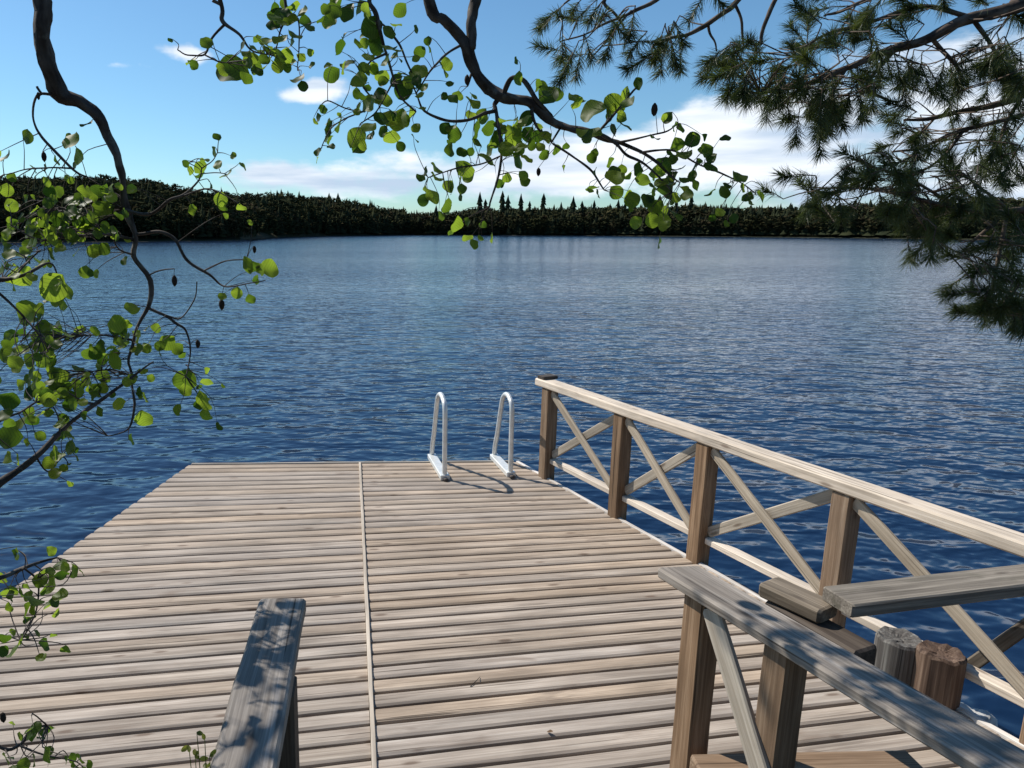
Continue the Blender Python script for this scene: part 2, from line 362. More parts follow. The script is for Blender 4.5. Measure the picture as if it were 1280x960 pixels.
# ripple trains: squeeze x, squeeze y, turn of the lattice, scale, detail, distortion, height
WAVES = [(.50, 1.0, .70, 2.3, 1.5, .5, .052), (.55, 1.0, -.5, 4.8, 1.5, .4, .023), (.35, 1.0, 1.0, .55, 2, .3, .065), (.6, 1.0, .3, 10, 1, .3, .0065)]
M['water'] = water_mat()

# ------------------------------------------------------------------ the setting: lake, bank, far hills
DECK = 0.45
def grid_object(name, xs, ys, zf, mat):
    V = [(x, y, zf(x, y)) for y in ys for x in xs]; n = len(xs)
    F = [(j * n + i, j * n + i + 1, (j + 1) * n + i + 1, (j + 1) * n + i) for j in range(len(ys) - 1) for i in range(n - 1)]
    me = bpy.data.meshes.new(name); me.from_pydata(V, [], F); me.polygons.foreach_set('use_smooth', [True] * len(F)); me.materials.append(mat)
    o = bpy.data.objects.new(name, me); col.objects.link(o); return o
tag(grid_object('lake_water', [-1500, -100, 0, 100, 1500], [-3, 0, 50, 400, 1800], lambda x, y: 0.0, M['water']), kind='structure')
def bank_z(x, y):
    edge = 1.55 + .5 * mnoise.noise((x * .35, 0, 0)) - .10 * abs(x) * (abs(x) > 3)
    s = edge - y
    z = .62 * s if s < 2.2 else 1.36 + .25 * (s - 2.2)
    return max(z, -1.5) + .05 * mnoise.noise((x * 2, y * 2, 5)) - (.35 if abs(x) < 2.2 and s < 1.2 else 0) * max(0, min(1, s / .6))
tag(grid_object('shore_bank', list(np.linspace(-30, 30, 121)), list(np.linspace(-24, 5, 88)), bank_z, M['soil']), kind='structure')

def lerp_tab(tab, x):
    xs = [a for a, b in tab]; ys = [b for a, b in tab]; return float(np.interp(x, xs, ys))
# skyline and shoreline of the far side as the photograph shows them
TOPS = [(-900, 225), (-300, 214), (0, 216), (90, 214), (150, 214), (200, 219), (240, 227), (300, 233), (370, 241), (430, 245), (470, 254), (520, 263), (560, 264), (600, 258), (700, 258), (800, 256), (870, 254), (940, 262), (1000, 262), (1100, 258), (1250, 250), (1500, 246), (2200, 240)]
SHORE = [(-900, 306), (-300, 304), (0, 302.5), (200, 301), (300, 300), (330, 297), (400, 295), (520, 293.6), (760, 294.6), (950, 296), (1095, 297.5), (1300, 300), (2200, 306)]
def far_point(px, r):
    d = ray(px, HORIZON); return d.x / d.y * r, r
def shore_r(px):
    return (CAMZ) / ((lerp_tab(SHORE, px) - HORIZON) / FPX) / 1.0
def ridge(px):
    r0 = shore_r(px); el = (HORIZON - lerp_tab(TOPS, px)) / FPX
    depth = 60 + 2600 * max(0, el - .035)
    return r0, r0 + depth, el
def hill_z(px, r):
    r0, r1, el = ridge(px)
    th = 12.5
    top = max(2.0, CAMZ + el * r1 - th)
    t = (r - r0) / (r1 - r0)
    if t < 0: return t * 6
    if t < 1: return .4 + (top - .4) * (t ** .8)
    return top - (r - r1) * .02
def build_hills():
    pxs = np.linspace(-900, 2200, 156); V, F = [], []
    fr = [-.3, 0, .02, .2, .4, .6, .8, 1, 1.5, 3]
    for px in pxs:
        r0, r1, el = ridge(px)
        for t in fr:
            r = r0 + t * (r1 - r0); x, y = far_point(px, r); V.append((x, y, hill_z(px, r) - .15))
    n = len(fr)
    for i in range(len(pxs) - 1):
        for j in range(n - 1): F.append((i * n + j, (i + 1) * n + j, (i + 1) * n + j + 1, i * n + j + 1))
    me = bpy.data.meshes.new('hills'); me.from_pydata(V, [], F); me.materials.append(M['hill'])
    o = bpy.data.objects.new('hills', me); col.objects.link(o); tag(o, kind='structure')
build_hills()

def conifer_arrays(tiers, sides, rr, slim=.16):
    """jagged tiers of drooping boughs, height 1"""
    V, F = [], []
    for k in range(tiers):
        t0 = .10 + .80 * k / tiers; t1 = min(1.0, t0 + 1.75 / tiers)
        rad = slim * (1 - t0) ** .8 * (.8 + .4 * rr.random())
        b = len(V); V.append((0, 0, t1))
        for s in range(sides):
            a = 2 * math.pi * (s + .4 * rr.random()) / sides; q = rad * (.55 + .75 * rr.random())
            V.append((q * math.cos(a), q * math.sin(a), t0 - .05 * rr.random()))
        for s in range(sides): F.append((b, b + 1 + s, b + 1 + (s + 1) % sides))
    return np.array(V), np.array(F)
def broad_arrays(rr, slim=.26):
    """a crown of many small leafy flakes"""
    V, F = [], []
    for k in range(72):
        d = rr.normal(size=3); d /= np.linalg.norm(d); q = .55 + .45 * rr.random()
        c = np.array([d[0] * slim * q, d[1] * slim * q, .60 + d[2] * .36 * q])
        for _ in range(2):
            b = len(V)
            for m_ in range(3): V.append(tuple(c + rr.normal(size=3) * np.array([.042, .042, .04])))
            F.append((b, b + 1, b + 2))
    b = len(V)
    for a in (0, 2.1, 4.2): V.append((.012 * math.cos(a), .012 * math.sin(a), 0))
    V.append((0, 0, .7)); F += [(b, b + 1, b + 3), (b + 1, b + 2, b + 3), (b + 2, b, b + 3)]
    return np.array(V), np.array(F)
def build_forest():
    rr = np.random.default_rng(5)
    protos = [conifer_arrays(7, 7, rr, .14 + .05 * rr.random()) for _ in range(5)] + [broad_arrays(rr) for _ in range(4)]
    VV, FF, TT, base = [], [], [], 0
    n = 7600
    pxs = rr.uniform(-560, 1850, n)
    for i, px in enumerate(pxs):
        r0, r1, el = ridge(px)
        t = rr.random() ** 1.5 * 1.12 + .004
        if i % 4 == 0: t = rr.random() * .05 + .004
        r = r0 + t * (r1 - r0)
        x, y = far_point(px, r); z = hill_z(px, r)
        left = px < 330
        kind = rr.integers(0, 5) if rr.random() < (.22 if left else .40) else rr.integers(5, 9)
        h = (rr.uniform(9, 13.5) if kind < 5 else rr.uniform(9, 12.5)) * (.80 if left else 1)
        if t < .06: h *= rr.uniform(.5, .85)
        pv, pf = protos[kind]
        a = rr.random() * 6.28; ca, sa = math.cos(a), math.sin(a); w = h * rr.uniform(1.1, 1.9)
        vv = np.stack([(pv[:, 0] * ca - pv[:, 1] * sa) * w + x, (pv[:, 0] * sa + pv[:, 1] * ca) * w + y, pv[:, 2] * h + z], 1)
        VV.append(vv); FF.append(pf + base); base += len(pv)
        tn = rr.random() * .6 if kind < 5 else .4 + .6 * rr.random()
        TT.append(np.full(len(pv), tn))
    V = np.concatenate(VV); F = np.concatenate(FF); T = np.concatenate(TT)
    me = bpy.data.meshes.new('forest')
    me.vertices.add(len(V)); me.vertices.foreach_set('co', V.astype(np.float32).ravel())
    me.loops.add(len(F) * 3); me.loops.foreach_set('vertex_index', F.astype(np.int32).ravel())
    me.polygons.add(len(F)); me.polygons.foreach_set('loop_start', np.arange(0, len(F) * 3, 3, dtype=np.int32))
    me.update(calc_edges=True)
    a = me.attributes.new('tint', 'FLOAT', 'POINT'); a.data.foreach_set('value', T.astype(np.float32))
    me.materials.append(M['forest']); o = bpy.data.objects.new('forest', me); col.objects.link(o)
    tag(o, 'dark mixed forest covering the hills along the far shore of the lake', 'forest', kind='stuff')
build_forest()

SPRUCES = [(545, 257), (599, 241), (606, 250), (627, 240), (634, 245), (650, 243), (661, 252), (678, 243), (700, 253), (715, 246), (726, 252), (741, 251), (771, 250), (779, 254), (822, 245), (843, 249), (861, 242), (905, 255), (935, 257), (985, 254)]
def build_spruces():
    rr = np.random.default_rng(9)
    protos = []
    for k in range(4):
        pv, pf = conifer_arrays(11, 9, rr, .13)
        me = bpy.data.meshes.new('crown'); me.from_pydata([tuple(p) for p in pv], [], [tuple(int(i) for i in f) for f in pf])
        a = me.attributes.new('tint', 'FLOAT', 'POINT'); a.data.foreach_set('value', np.full(len(pv), .1 * k, dtype=np.float32)); me.materials.append(M['forest'])
        mb = MB(); tube(mb, [(0, 0, 0), (0, 0, .5), (0, 0, .97)], [.014, .009, .002], 5); protos.append((me, mb))
    trunks = []
    for me, mb in protos:
        o = mb.build('trunk', M['pine_bark']); trunks.append(o.data); bpy.data.objects.remove(o)
    for i, (px, py) in enumerate(SPRUCES):
        r0, r1, el = ridge(px); r = r0 + (r1 - r0) * rr.uniform(.15, .6)
        x, y = far_point(px, r); z = hill_z(px, r)
        h = CAMZ + (HORIZON - py) / FPX * r - z
        t = thing('spruce_tree', 'tall dark spruce whose pointed top rises above the far treeline', 'tree', (x, y, z), 'spruces rising above the far treeline')
        wd = h * rr.uniform(1.2, 2.1); t.scale = (wd, wd, h); t.rotation_euler = (0, 0, rr.random() * 6)
        for nm, me in (('crown', protos[i % 4][0]), ('trunk', trunks[i % 4])):
            o = bpy.data.objects.new(nm, me); col.objects.link(o); o.parent = t
build_spruces()

# ------------------------------------------------------------------ dock
def pl(line, s):   # along a two point line, s metres from the first point
    a, b = line; d = (b - a).normalized(); return a + d * s
def cut(p, ang, line):
    """where the level ray from p at angle ang meets a plan line"""
    a, b = line; d = Vector((math.cos(ang), math.sin(ang))); e = (b - a)
    den = d.x * e.y - d.y * e.x; w = a - p
    s = (w.x * e.y - w.y * e.x) / den
    return Vector((p.x + d.x * s, p.y + d.y * s, DECK))
LEFT = (on_z(238, 580, DECK), on_z(75, 694, DECK))
RIGHT = (on_z(645, 577, DECK), on_z(862, 699, DECK))
SEAM = (on_z(450, 578.5, DECK), on_z(468, 960, DECK))
def build_dock():
    t = thing('dock', 'weathered plank dock over the lake with a lengthwise strip down its middle', 'dock', (0, 4.5, DECK))
    th, gap = .028, .021
    nrow, pitch = 44, .1135
    halves = {'l': MB(), 'r': MB()}
    def ang(k): return math.radians(1.6 + (9.6 - 1.6) * (1 - math.exp(-k / 24)) / (1 - math.exp(-40 / 24)))
    for k in range(nrow):
        s0, s1 = k * pitch + gap / 2, (k + 1) * pitch - gap / 2
        for side, line in (('l', LEFT), ('r', RIGHT)):
            sg = -1 if side == 'l' else 1
            a = pl(SEAM, s0); b = pl(SEAM, s1)
            jig = random.uniform(-.0015, .0015)
            A = cut(a, ang(k), line); Bq = cut(b, ang(k + .9), line)
            dirs = (A - a).normalized()
            a2 = a + dirs * .012; b2 = b + dirs * .012
            ext = random.uniform(-.004, .004)
            A = A + dirs * ext; Bq = Bq + dirs * ext
            z = random.uniform(-.0015, .0015)
            tint = random.random(); o = random.random() * 60
            n = 16; V, G, F = [], [], []
            c = .006
            for i in range(n + 1):
                u = i / n
                p = a2.lerp(A, u); q = b2.lerp(Bq, u); w = (q - p); wl = w.length; w.normalize()
                wv = mnoise.noise((u * 5 + o, k, 0)) * .0022
                L_ = u * (A - a2).length
                for (x, zz) in ((0, -th), (0, -.008), (.010, -.0012), (wl * .5, .0012), (wl - .012, -.0012), (wl, -.008), (wl, -th)):
                    e = mnoise.noise((L_ * 7 + o, x * 20, 3)) * .0012
                    V.append(Vector((p.x, p.y, DECK + zz + z + wv)) + w * (x + (e if x < .005 or x > wl - .005 else 0))); G.append((L_ + o, x + o, zz))
            m_ = 7
            for i in range(n):
                for j in range(m_):
                    jj = (j + 1) % m_
                    f = (i * m_ + j, (i + 1) * m_ + j, (i + 1) * m_ + jj, i * m_ + jj)
                    F.append(f if sg < 0 else f[::-1])
            F.append(tuple(range(m_)) if sg < 0 else tuple(range(m_))[::-1]); F.append(tuple(n * m_ + j for j in range(m_))[::-1] if sg < 0 else tuple(n * m_ + j for j in range(m_)))
            halves[side].add(V, F, G, tint)
    for s in 'lr': halves[s].build('deck_planking', M['deck'], t)
    ln = nrow * pitch
    mb = MB(); beam(mb, pl(SEAM, .02) + Vector((0, 0, -.004)), pl(SEAM, ln - .02) + Vector((0, 0, -.004)), .022, .036, cham=.003, seg=40, wob=.004, tint=.6); mb.build('seam_strip', M['strip'], t)
    # edge boards and framing under the planks
    fs = pl(SEAM, -.03)
    fl, fr = cut(fs, math.radians(1.6), LEFT), cut(fs, math.radians(1.6), RIGHT)
    down = Vector((0, 0, -.075))
    mb = MB(); beam(mb, fl + down, fr + down, .035, .15); mb.build('edge_beam', M['brace'], t)
    for line, sgn in ((LEFT, 1), (RIGHT, -1)):
        mb = MB(); o = Vector((sgn * .05, 0, -.13)); beam(mb, pl(line, .06) + o, pl(line, ln + .25) + o, .045, .18); mb.build('edge_beam', M['dark'], t)
    for s in (-.75, -.04, .04, .75):
        mb = MB(); o = Vector((s, 0, -.11)); beam(mb, pl(SEAM, .04) + o, pl(SEAM, ln) + o, .05, .15); mb.build('joist', M['dark'], t)
    for s in (.35, 2.4, 4.5):
        for line, dx in ((LEFT, .2), (RIGHT, -.2)):
            p = pl(line, s); mb = MB(); tube(mb, [(p.x + dx, p.y, -1.2), (p.x + dx, p.y, DECK - .045)], .075, 10); mb.build('pile', M['dark'], t, smooth=True)
    # pale strip along the right edge
    mb = MB(); o = Vector((.012, 0, -.006)); beam(mb, pl(RIGHT, 0) + o, pl(RIGHT, ln) + o, .03, .03, cham=.003, tint=.8); mb.build('edge_strip', M['rail'], t)
build_dock()

# ------------------------------------------------------------------ swimming ladder
def build_ladder():
    z = DECK
    feet = [((555.7, 598.8), (540, 568.8), (553, 486)), ((638, 595), (618, 569), (634.5, 486))]
    base = on_z(596, 590, z)
    t = thing('swimming_ladder', 'pale metal swimming ladder with two hoop handles at the far edge of the dock', 'ladder', base)
    R = .023
    lows = []
    for near, far, top in feet:
        a = on_z(*near, z); b = on_z(*far, z + .04)
        a.z = z; mb = MB()
        d = (b - a); d.z = 0; d.normalize()
        mid = a.lerp(b, .42)
        tp = on_y(top[0], top[1] + 6, mid.y); ht = tp.z
        shoulder = .085
        p0 = a + Vector((0, 0, .02))
        q1 = a + d * .02 + Vector((0, 0, ht - z - .10))
        far_leg = b + Vector((0, 0, -.1))
        q3 = a.lerp(b, .62); q3.z = ht - .11
        pts = [(p0, R), (a.lerp(q1, .5), R), (q1, R), (a.lerp(b, .17) * 1.0 + Vector((0, 0, ht - a.lerp(b, .17).z - .02)), R), (a.lerp(b, .34) + Vector((0, 0, ht - a.lerp(b, .34).z)), R),
               (a.lerp(b, .50) + Vector((0, 0, ht - a.lerp(b, .5).z - .03)), R), (q3, R), (b.lerp(q3, .45), R), (b + Vector((0, 0, .02)), R), (b + Vector((0, 0, -.5)), R), (b + Vector((0, 0, -1.4)), R)]
        sp = smooth_path(pts, 6); tube(mb, [p for p, r in sp], [r for p, r in sp], 12, tint=.5); mb.build('hoop_handle', M['metal'], t, smooth=True)
        lows.append(b)
        mb = MB(); beam(mb, a - d * .03 + Vector((0, 0, .022)), b + d * .02 + Vector((0, 0, -.015)), .085, .05, cham=.006, tint=.5, wob=0); mb.build('base_plate', M['metal'], t)
        mb = MB(); f = a - d * .055
        tube(mb, [f + Vector((0, 0, .002)), f + Vector((0, 0, .022)), f + Vector((0, 0, .028))], [.026, .024, .008], 12); mb.build('end_cap', M['dark'], t, smooth=True)
    for k in range(4):
        dz = Vector((0, 0, -.28 * (k + 1) - .04)); mb = MB(); beam(mb, lows[0] + dz, lows[1] + dz, .06, .03, tint=.5, wob=0); mb.build('rung', M['metal'], t)
build_ladder()

# ------------------------------------------------------------------ dock railing
RZ = 1.37
RA, RB = on_z(683, 474, RZ), on_z(1280, 672, RZ)
RD = (RB - RA); RD.z = 0; RD.normalize()
RN = Vector((RD.y, -RD.x, 0))            # level, across the railing
if RN.x < 0: RN = -RN
def build_railing():
    t = thing('dock_railing', 'long wooden railing with crossed braces along the right edge of the dock', 'railing', (RA.x, RA.y, DECK))
    top = .07
    c = Vector((0, 0, -top / 2))
    a = RA - RD * .10; b = RA + RD * 6.2
    mb = MB(); beam(mb, a + c, b + c, .125, top, cham=.010, seg=46, wob=.006, tint=.55); mb.build('top_rail', M['rail'], t)
    stn = [.06, 1.07, 1.93, 2.93, 3.95, 4.97, 5.9]
    pz = RZ - top - .001
    for i, s in enumerate(stn):
        p = RA + RD * s + RN * .005
        mb = MB(); beam(mb, Vector((p.x, p.y, DECK - .33)), Vector((p.x, p.y, pz)), .112, .112, up=RD, cham=.008, tint=(.35, .3, .7, .95, .6, .5, .4)[i]); mb.build('post', M['post'], t)
    # dark cap over the first post
    p = RA + RD * -.02 + RN * .02
    mb = MB(); beam(mb, p + Vector((0, 0, .016)) - RN * .07, p + Vector((0, 0, .016)) + RN * .085, .11, .03, tint=.2); mb.build('post_cap', M['dark'], t)
    bz = DECK + .17
    for i in range(len(stn) - 1):
        p, q = RA + RD * (stn[i] + .057), RA + RD * (stn[i + 1] - .057)
        lo, hi = bz + .035, pz - .03
        off = RN * .03
        mb = MB(); beam(mb, Vector((p.x, p.y, bz)) + off, Vector((q.x, q.y, bz)) + off, .075, .045, tint=.7); mb.build('bottom_rail', M['rail'], t)
        A = Vector((p.x, p.y, hi)); B_ = Vector((q.x, q.y, lo + .02)); mb = MB(); beam(mb, A - RN * .012, B_ - RN * .012, .072, .024, up=RN, tint=.55); mb.build('brace', M['brace'], t)
        A = Vector((p.x, p.y, lo + .02)); B_ = Vector((q.x, q.y, hi)); mb = MB(); beam(mb, A + off * .9, B_ + off * .9, .072, .024, up=RN, tint=.45); mb.build('brace', M['brace'], t)
build_railing()

# ------------------------------------------------------------------ near handrails and shore timbers
HZ = 1.43
HA, HB = on_z(868, 703, HZ), on_z(1280, 936, HZ)     # upper edge of the handrail top
HD = (HB - HA).normalized(); HN = Vector((-HD.y, HD.x, 0))
if HN.x > 0: HN = -HN                                 # towards the dock side
def build_right_handrail():
    t = thing('stair_handrail', 'grey weathered handrail with diagonal brace, rising right of the way onto the dock', 'handrail', (HA.x, HA.y, DECK))
    w, h = .165, .042
    e = HN * (w / 2)
    mb = MB(); beam(mb, HA + e - HD * .0 + Vector((0, 0, -h / 2)), HA + e + HD * 2.4 + Vector((0, 0, -h / 2)), w, h, cham=.008, seg=26, wob=.006, tint=.75, skew0=-.25); mb.build('rail', M['grey'], t)
    pc = HA + e * 1.0
    for s, tn in ((.14, .7), (.50, .35), (2.0, .4)):
        p = pc + HD * s
        zb = DECK if s < .3 else DECK + .003
        mb = MB(); beam(mb, Vector((p.x, p.y, zb if s < 1 else .1)), Vector((p.x, p.y, HZ - h - .001)), .10, .10, up=HD, tint=tn, cham=.009); mb.build('post', M['post'], t)
    A = pc + HD * .21 + HN * .03; B_ = pc + HD * .66 + HN * .078
    mb = MB(); beam(mb, Vector((A.x, A.y, HZ - h - .02)), Vector((B_.x, B_.y, DECK + .25)), .085, .026, up=HN, tint=.6); mb.build('brace', M['brace'], t)
build_right_handrail()

def build_left_handrail():
    z = 1.60; w, h = .142, .048
    l0, r0, l1, r1 = on_z(325, 747, z), on_z(382, 747, z), on_z(262, 960, z), on_z(343, 960, z)
    a = (l0 + r0) / 2; d = ((l1 + r1) / 2 - a).normalized()
    t = thing('stair_handrail', 'short grey handrail dappled with leaf shade, left of the way onto the dock', 'handrail', (a.x, a.y, DECK))
    mb = MB(); beam(mb, a + Vector((0, 0, -h / 2)), a + d * 2.0 + Vector((0, 0, -h / 2)), w, h, cham=.008, seg=24, wob=.006, tint=.8); mb.build('rail', M['grey'], t)
    n = Vector((-d.y, d.x, 0)); n = n if n.x > 0 else -n
    for s in (.36, 1.7):
        p = a + d * s + n * .022
        mb = MB(); beam(mb, Vector((p.x, p.y, DECK if p.y > 1.8 else -.1)), Vector((p.x, p.y, z - h - .001)), .10, .10, up=d, tint=.3, cham=.009); mb.build('post', M['dark'] if s < 1 else M['post'], t)
build_left_handrail()

def build_cross_rail():
    z = 1.35
    a0, a1, b0 = on_z(1037, 731, z), on_z(1280, 704, z), on_z(1047, 759, z)
    d = (a1 - a0).normalized(); n = Vector((d.y, -d.x, 0))
    w = abs((b0 - a0).dot(n)); h = .055
    c = a0 + n * (w / 2)
    t = thing('side_rail', 'weathered horizontal rail running off to the right behind the near handrail', 'railing', (c.x, c.y, 0))
    mb = MB(); beam(mb, c - d * .03 + Vector((0, 0, -h / 2)), c + d * 2.6 + Vector((0, 0, -h / 2)), w, h, cham=.007, wob=.005, tint=.9); mb.build('rail', M['aged'], t)
    # lower board beside the handrail that carries its left end
    s0 = on_z(960, 724, 1.292)
    mb = MB(); beam(mb, s0 + Vector((0, 0, -.03)), s0 + HD * .26 + Vector((.03, .02, -.03)), .13, .06, tint=.0, cham=.010, wob=.006); mb.build('support_board', M['aged'], t)
    mb = MB(); s1 = s0 + HD * .03 + Vector((.01, 0, -.115)); beam(mb, s1, s1 + HD * .40, .12, .10, tint=.3, cham=.010, wob=.006); mb.build('shade_beam', M['dark'], t)  # added dark beam, stands in for the shadowed space behind the near handrail
    q = s1 + HD * .07; mb = MB(); beam(mb, Vector((q.x, q.y, DECK)), Vector((q.x, q.y, s1.z - .052)), .085, .085, up=HD, tint=.3); mb.build('post', M['dark'], t)
    mb = MB(); p = c + d * 2.3; beam(mb, Vector((p.x, p.y, -.4)), Vector((p.x, p.y, z - h - .002)), .11, .11, up=d, tint=.3); mb.build('post', M['post'], t)
    A, B_ = on_y(1205, 838, 3.22), on_y(1340, 742, 2.95)
    mb = MB(); beam(mb, A, B_, .085, .06, tint=.3); mb.build('brace', M['aged'], t)
build_cross_rail()

def build_stump(px, py, depth, rad, mat, label, chop):
    p = on_y(px, py, depth); z = p.z
    t = thing('mooring_post', label, 'post', (p.x, p.y, 0))
    mb = MB(); V, G, F = [], [], []; sides = 26; o = random.random() * 30
    zs = [-.8, -.3, 0, z * .4, z * .7, z - .05, z - .012, z]
    for i, zz in enumerate(zs):
        for k in range(sides):
            a = 2 * math.pi * k / sides
            r = rad * (1 + .07 * mnoise.noise((math.cos(a) * 2.2 + o, math.sin(a) * 2.2, zz * .6)) - .09 * max(0, math.cos(a * 1 - chop)) ** 14)
            r *= (.90 if i == len(zs) - 1 else 1)
            zz2 = zz + (.018 * mnoise.noise((math.cos(a) * 3, math.sin(a) * 3, o)) if i >= len(zs) - 3 else 0)
            V.append((p.x + r * math.cos(a), p.y + r * math.sin(a), zz2)); G.append((zz + o, r * math.cos(a) + o, r * math.sin(a)))
    b = (len(zs) - 1) * sides
    for i in range(len(zs) - 1):
        for k in range(sides):
            j = (k + 1) % sides; F.append((i * sides + k, i * sides + j, (i + 1) * sides + j, (i + 1) * sides + k))
    # hollowed, cracked end grain
    for q, (fr, dz) in enumerate(((.62, -.006), (.25, -.014))):
        for k in range(sides):
            a = 2 * math.pi * k / sides; rr = rad * fr
            V.append((p.x + rr * math.cos(a), p.y + rr * math.sin(a), z + dz + .010 * mnoise.noise((a * 3, o, q)))); G.append((z + o, rr * math.cos(a) + o, rr * math.sin(a)))
        for k in range(sides):
            j = (k + 1) % sides; F.append((b + q * sides + k, b + q * sides + j, b + (q + 1) * sides + j, b + (q + 1) * sides + k))
    F.append(tuple(b + 2 * sides + k for k in range(sides)))
    mb.add(V, F, G, .5); mb.build('log', mat, t, smooth=False)
    return t, p
def build_stumps():
    build_stump(1124, 796, 3.30, .105, M['oldlog'], 'grey round timber post with a pale worn top behind the near handrail', 2.5)
    t, p = build_stump(1178, 814, 3.14, .098, M['redwood'], 'brown split timber post standing right against the grey round one', 4.0)
build_stumps()

def build_plank_step():
    z = .80
    a, b = on_z(862, 941, z), on_z(1132, 936, z)
    d = (b - a).normalized(); n = Vector((d.y, -d.x, 0))
    t = thing('wooden_step', 'rough brown plank step beside the foot of the right handrail', 'step', (a.x, a.y, 0))
    mb = MB(); beam(mb, a + n * .055 + Vector((0, 0, -.06)), b + n * .055 + Vector((0, 0, -.06)), .11, .12, cham=.008, wob=.006, tint=.5); mb.build('plank', M['post'], t)
    for s in (.2, (b - a).length - .06):
        p = a + d * s + n * .06; mb = MB(); beam(mb, Vector((p.x, p.y, -.1)), Vector((p.x, p.y, z - .122)), .08, .08, up=d, tint=.2); mb.build('leg', M['dark'], t)
build_plank_step()

def build_rock():
    p = on_z(1208, 880, .36); V, F = [], []
    nu, nv = 16, 9
    for j in range(nv + 1):
        th = math.pi * j / nv
        for i in range(nu):
            ph = 2 * math.pi * i / nu; d = Vector((math.sin(th) * math.cos(ph), math.sin(th) * math.sin(ph), math.cos(th)))
            r = 1 + .35 * mnoise.noise(d * 1.6 + Vector((3, 1, 2))); V.append((p.x + d.x * .17 * r, p.y + d.y * .12 * r, .12 + d.z * .26 * r))
    for j in range(nv):
        for i in range(nu): k = (i + 1) % nu; F.append((j * nu + i, (j + 1) * nu + i, (j + 1) * nu + k, j * nu + k))
    mb = MB(); mb.add(V, F, V, .5); o = mb.build('shore_rock', M['rock'], None, smooth=True); tag(o, 'pale sunlit rock at the water below the near handrail', 'rock')
build_rock()

# ------------------------------------------------------------------ foliage tools
def leaf(mb, base, tip, normal, width, tint, curl=.12, fold=.18):
    """a round alder leaf with midrib fold, curled blade and slightly toothed edge"""
    ax = tip - base; Ln = ax.length; ax.normalize()
    n = (normal - ax * normal.dot(ax))
    if n.length < 1e-4: n = Vector((0, 0, 1)) - ax * ax.z
    n.normalize(); s = ax.cross(n); wav = random.uniform(0, 6)
    prof = ((0, .03), (.06, .24), (.15, .52), (.26, .77), (.38, .93), (.50, 1.0), (.62, 1.0), (.74, .91), (.84, .75), (.92, .54), (.97, .34), (1.0, .05))
    V, G, F = [], [], []; o = random.random() * 10
    tw = random.uniform(-.25, .25)
    for t, w in prof:
        c = base + ax * (t * Ln) - n * (curl * Ln * t * t) 
        hw = w * width / 2 * random.uniform(.96, 1.04)
        wv = .10 * width * math.sin(t * 8 + wav) * w; k = n * (fold * hw + wv) + n * (tw * hw * t)
        k2 = n * (fold * hw - wv * .8) - n * (tw * hw * t)
        for q, v in ((-1, k), (-.5, k * .4), (0, Vector((0, 0, 0))), (.5, k2 * .4), (1, k2)):
            V.append(c + s * (hw * q) + v); G.append((t, q * w * .5, o))
    for i in range(len(prof) - 1):
        for j in range(4): F.append((i * 5 + j, i * 5 + j + 1, (i + 1) * 5 + j + 1, (i + 1) * 5 + j))
    mb.add(V, F, G, tint)

def nearest(paths, p):
    best, bd = None, 1e9
    for path in paths:
        for q, r in path:
            d = (q - p).length_squared
            if d < bd: bd, best = d, (q, r)
    return best

def branch_path(pts, depth0, depth1, rad0, rad1, per=6, jit=.004):
    n = len(pts); out = []
    for i, p in enumerate(pts):
        t = i / (n - 1); y = depth0 + (depth1 - depth0) * t
        out.append((on_y(p[0], p[1], y), rad0 + (rad1 - rad0) * t))
    return smooth_path(out, per, jit)

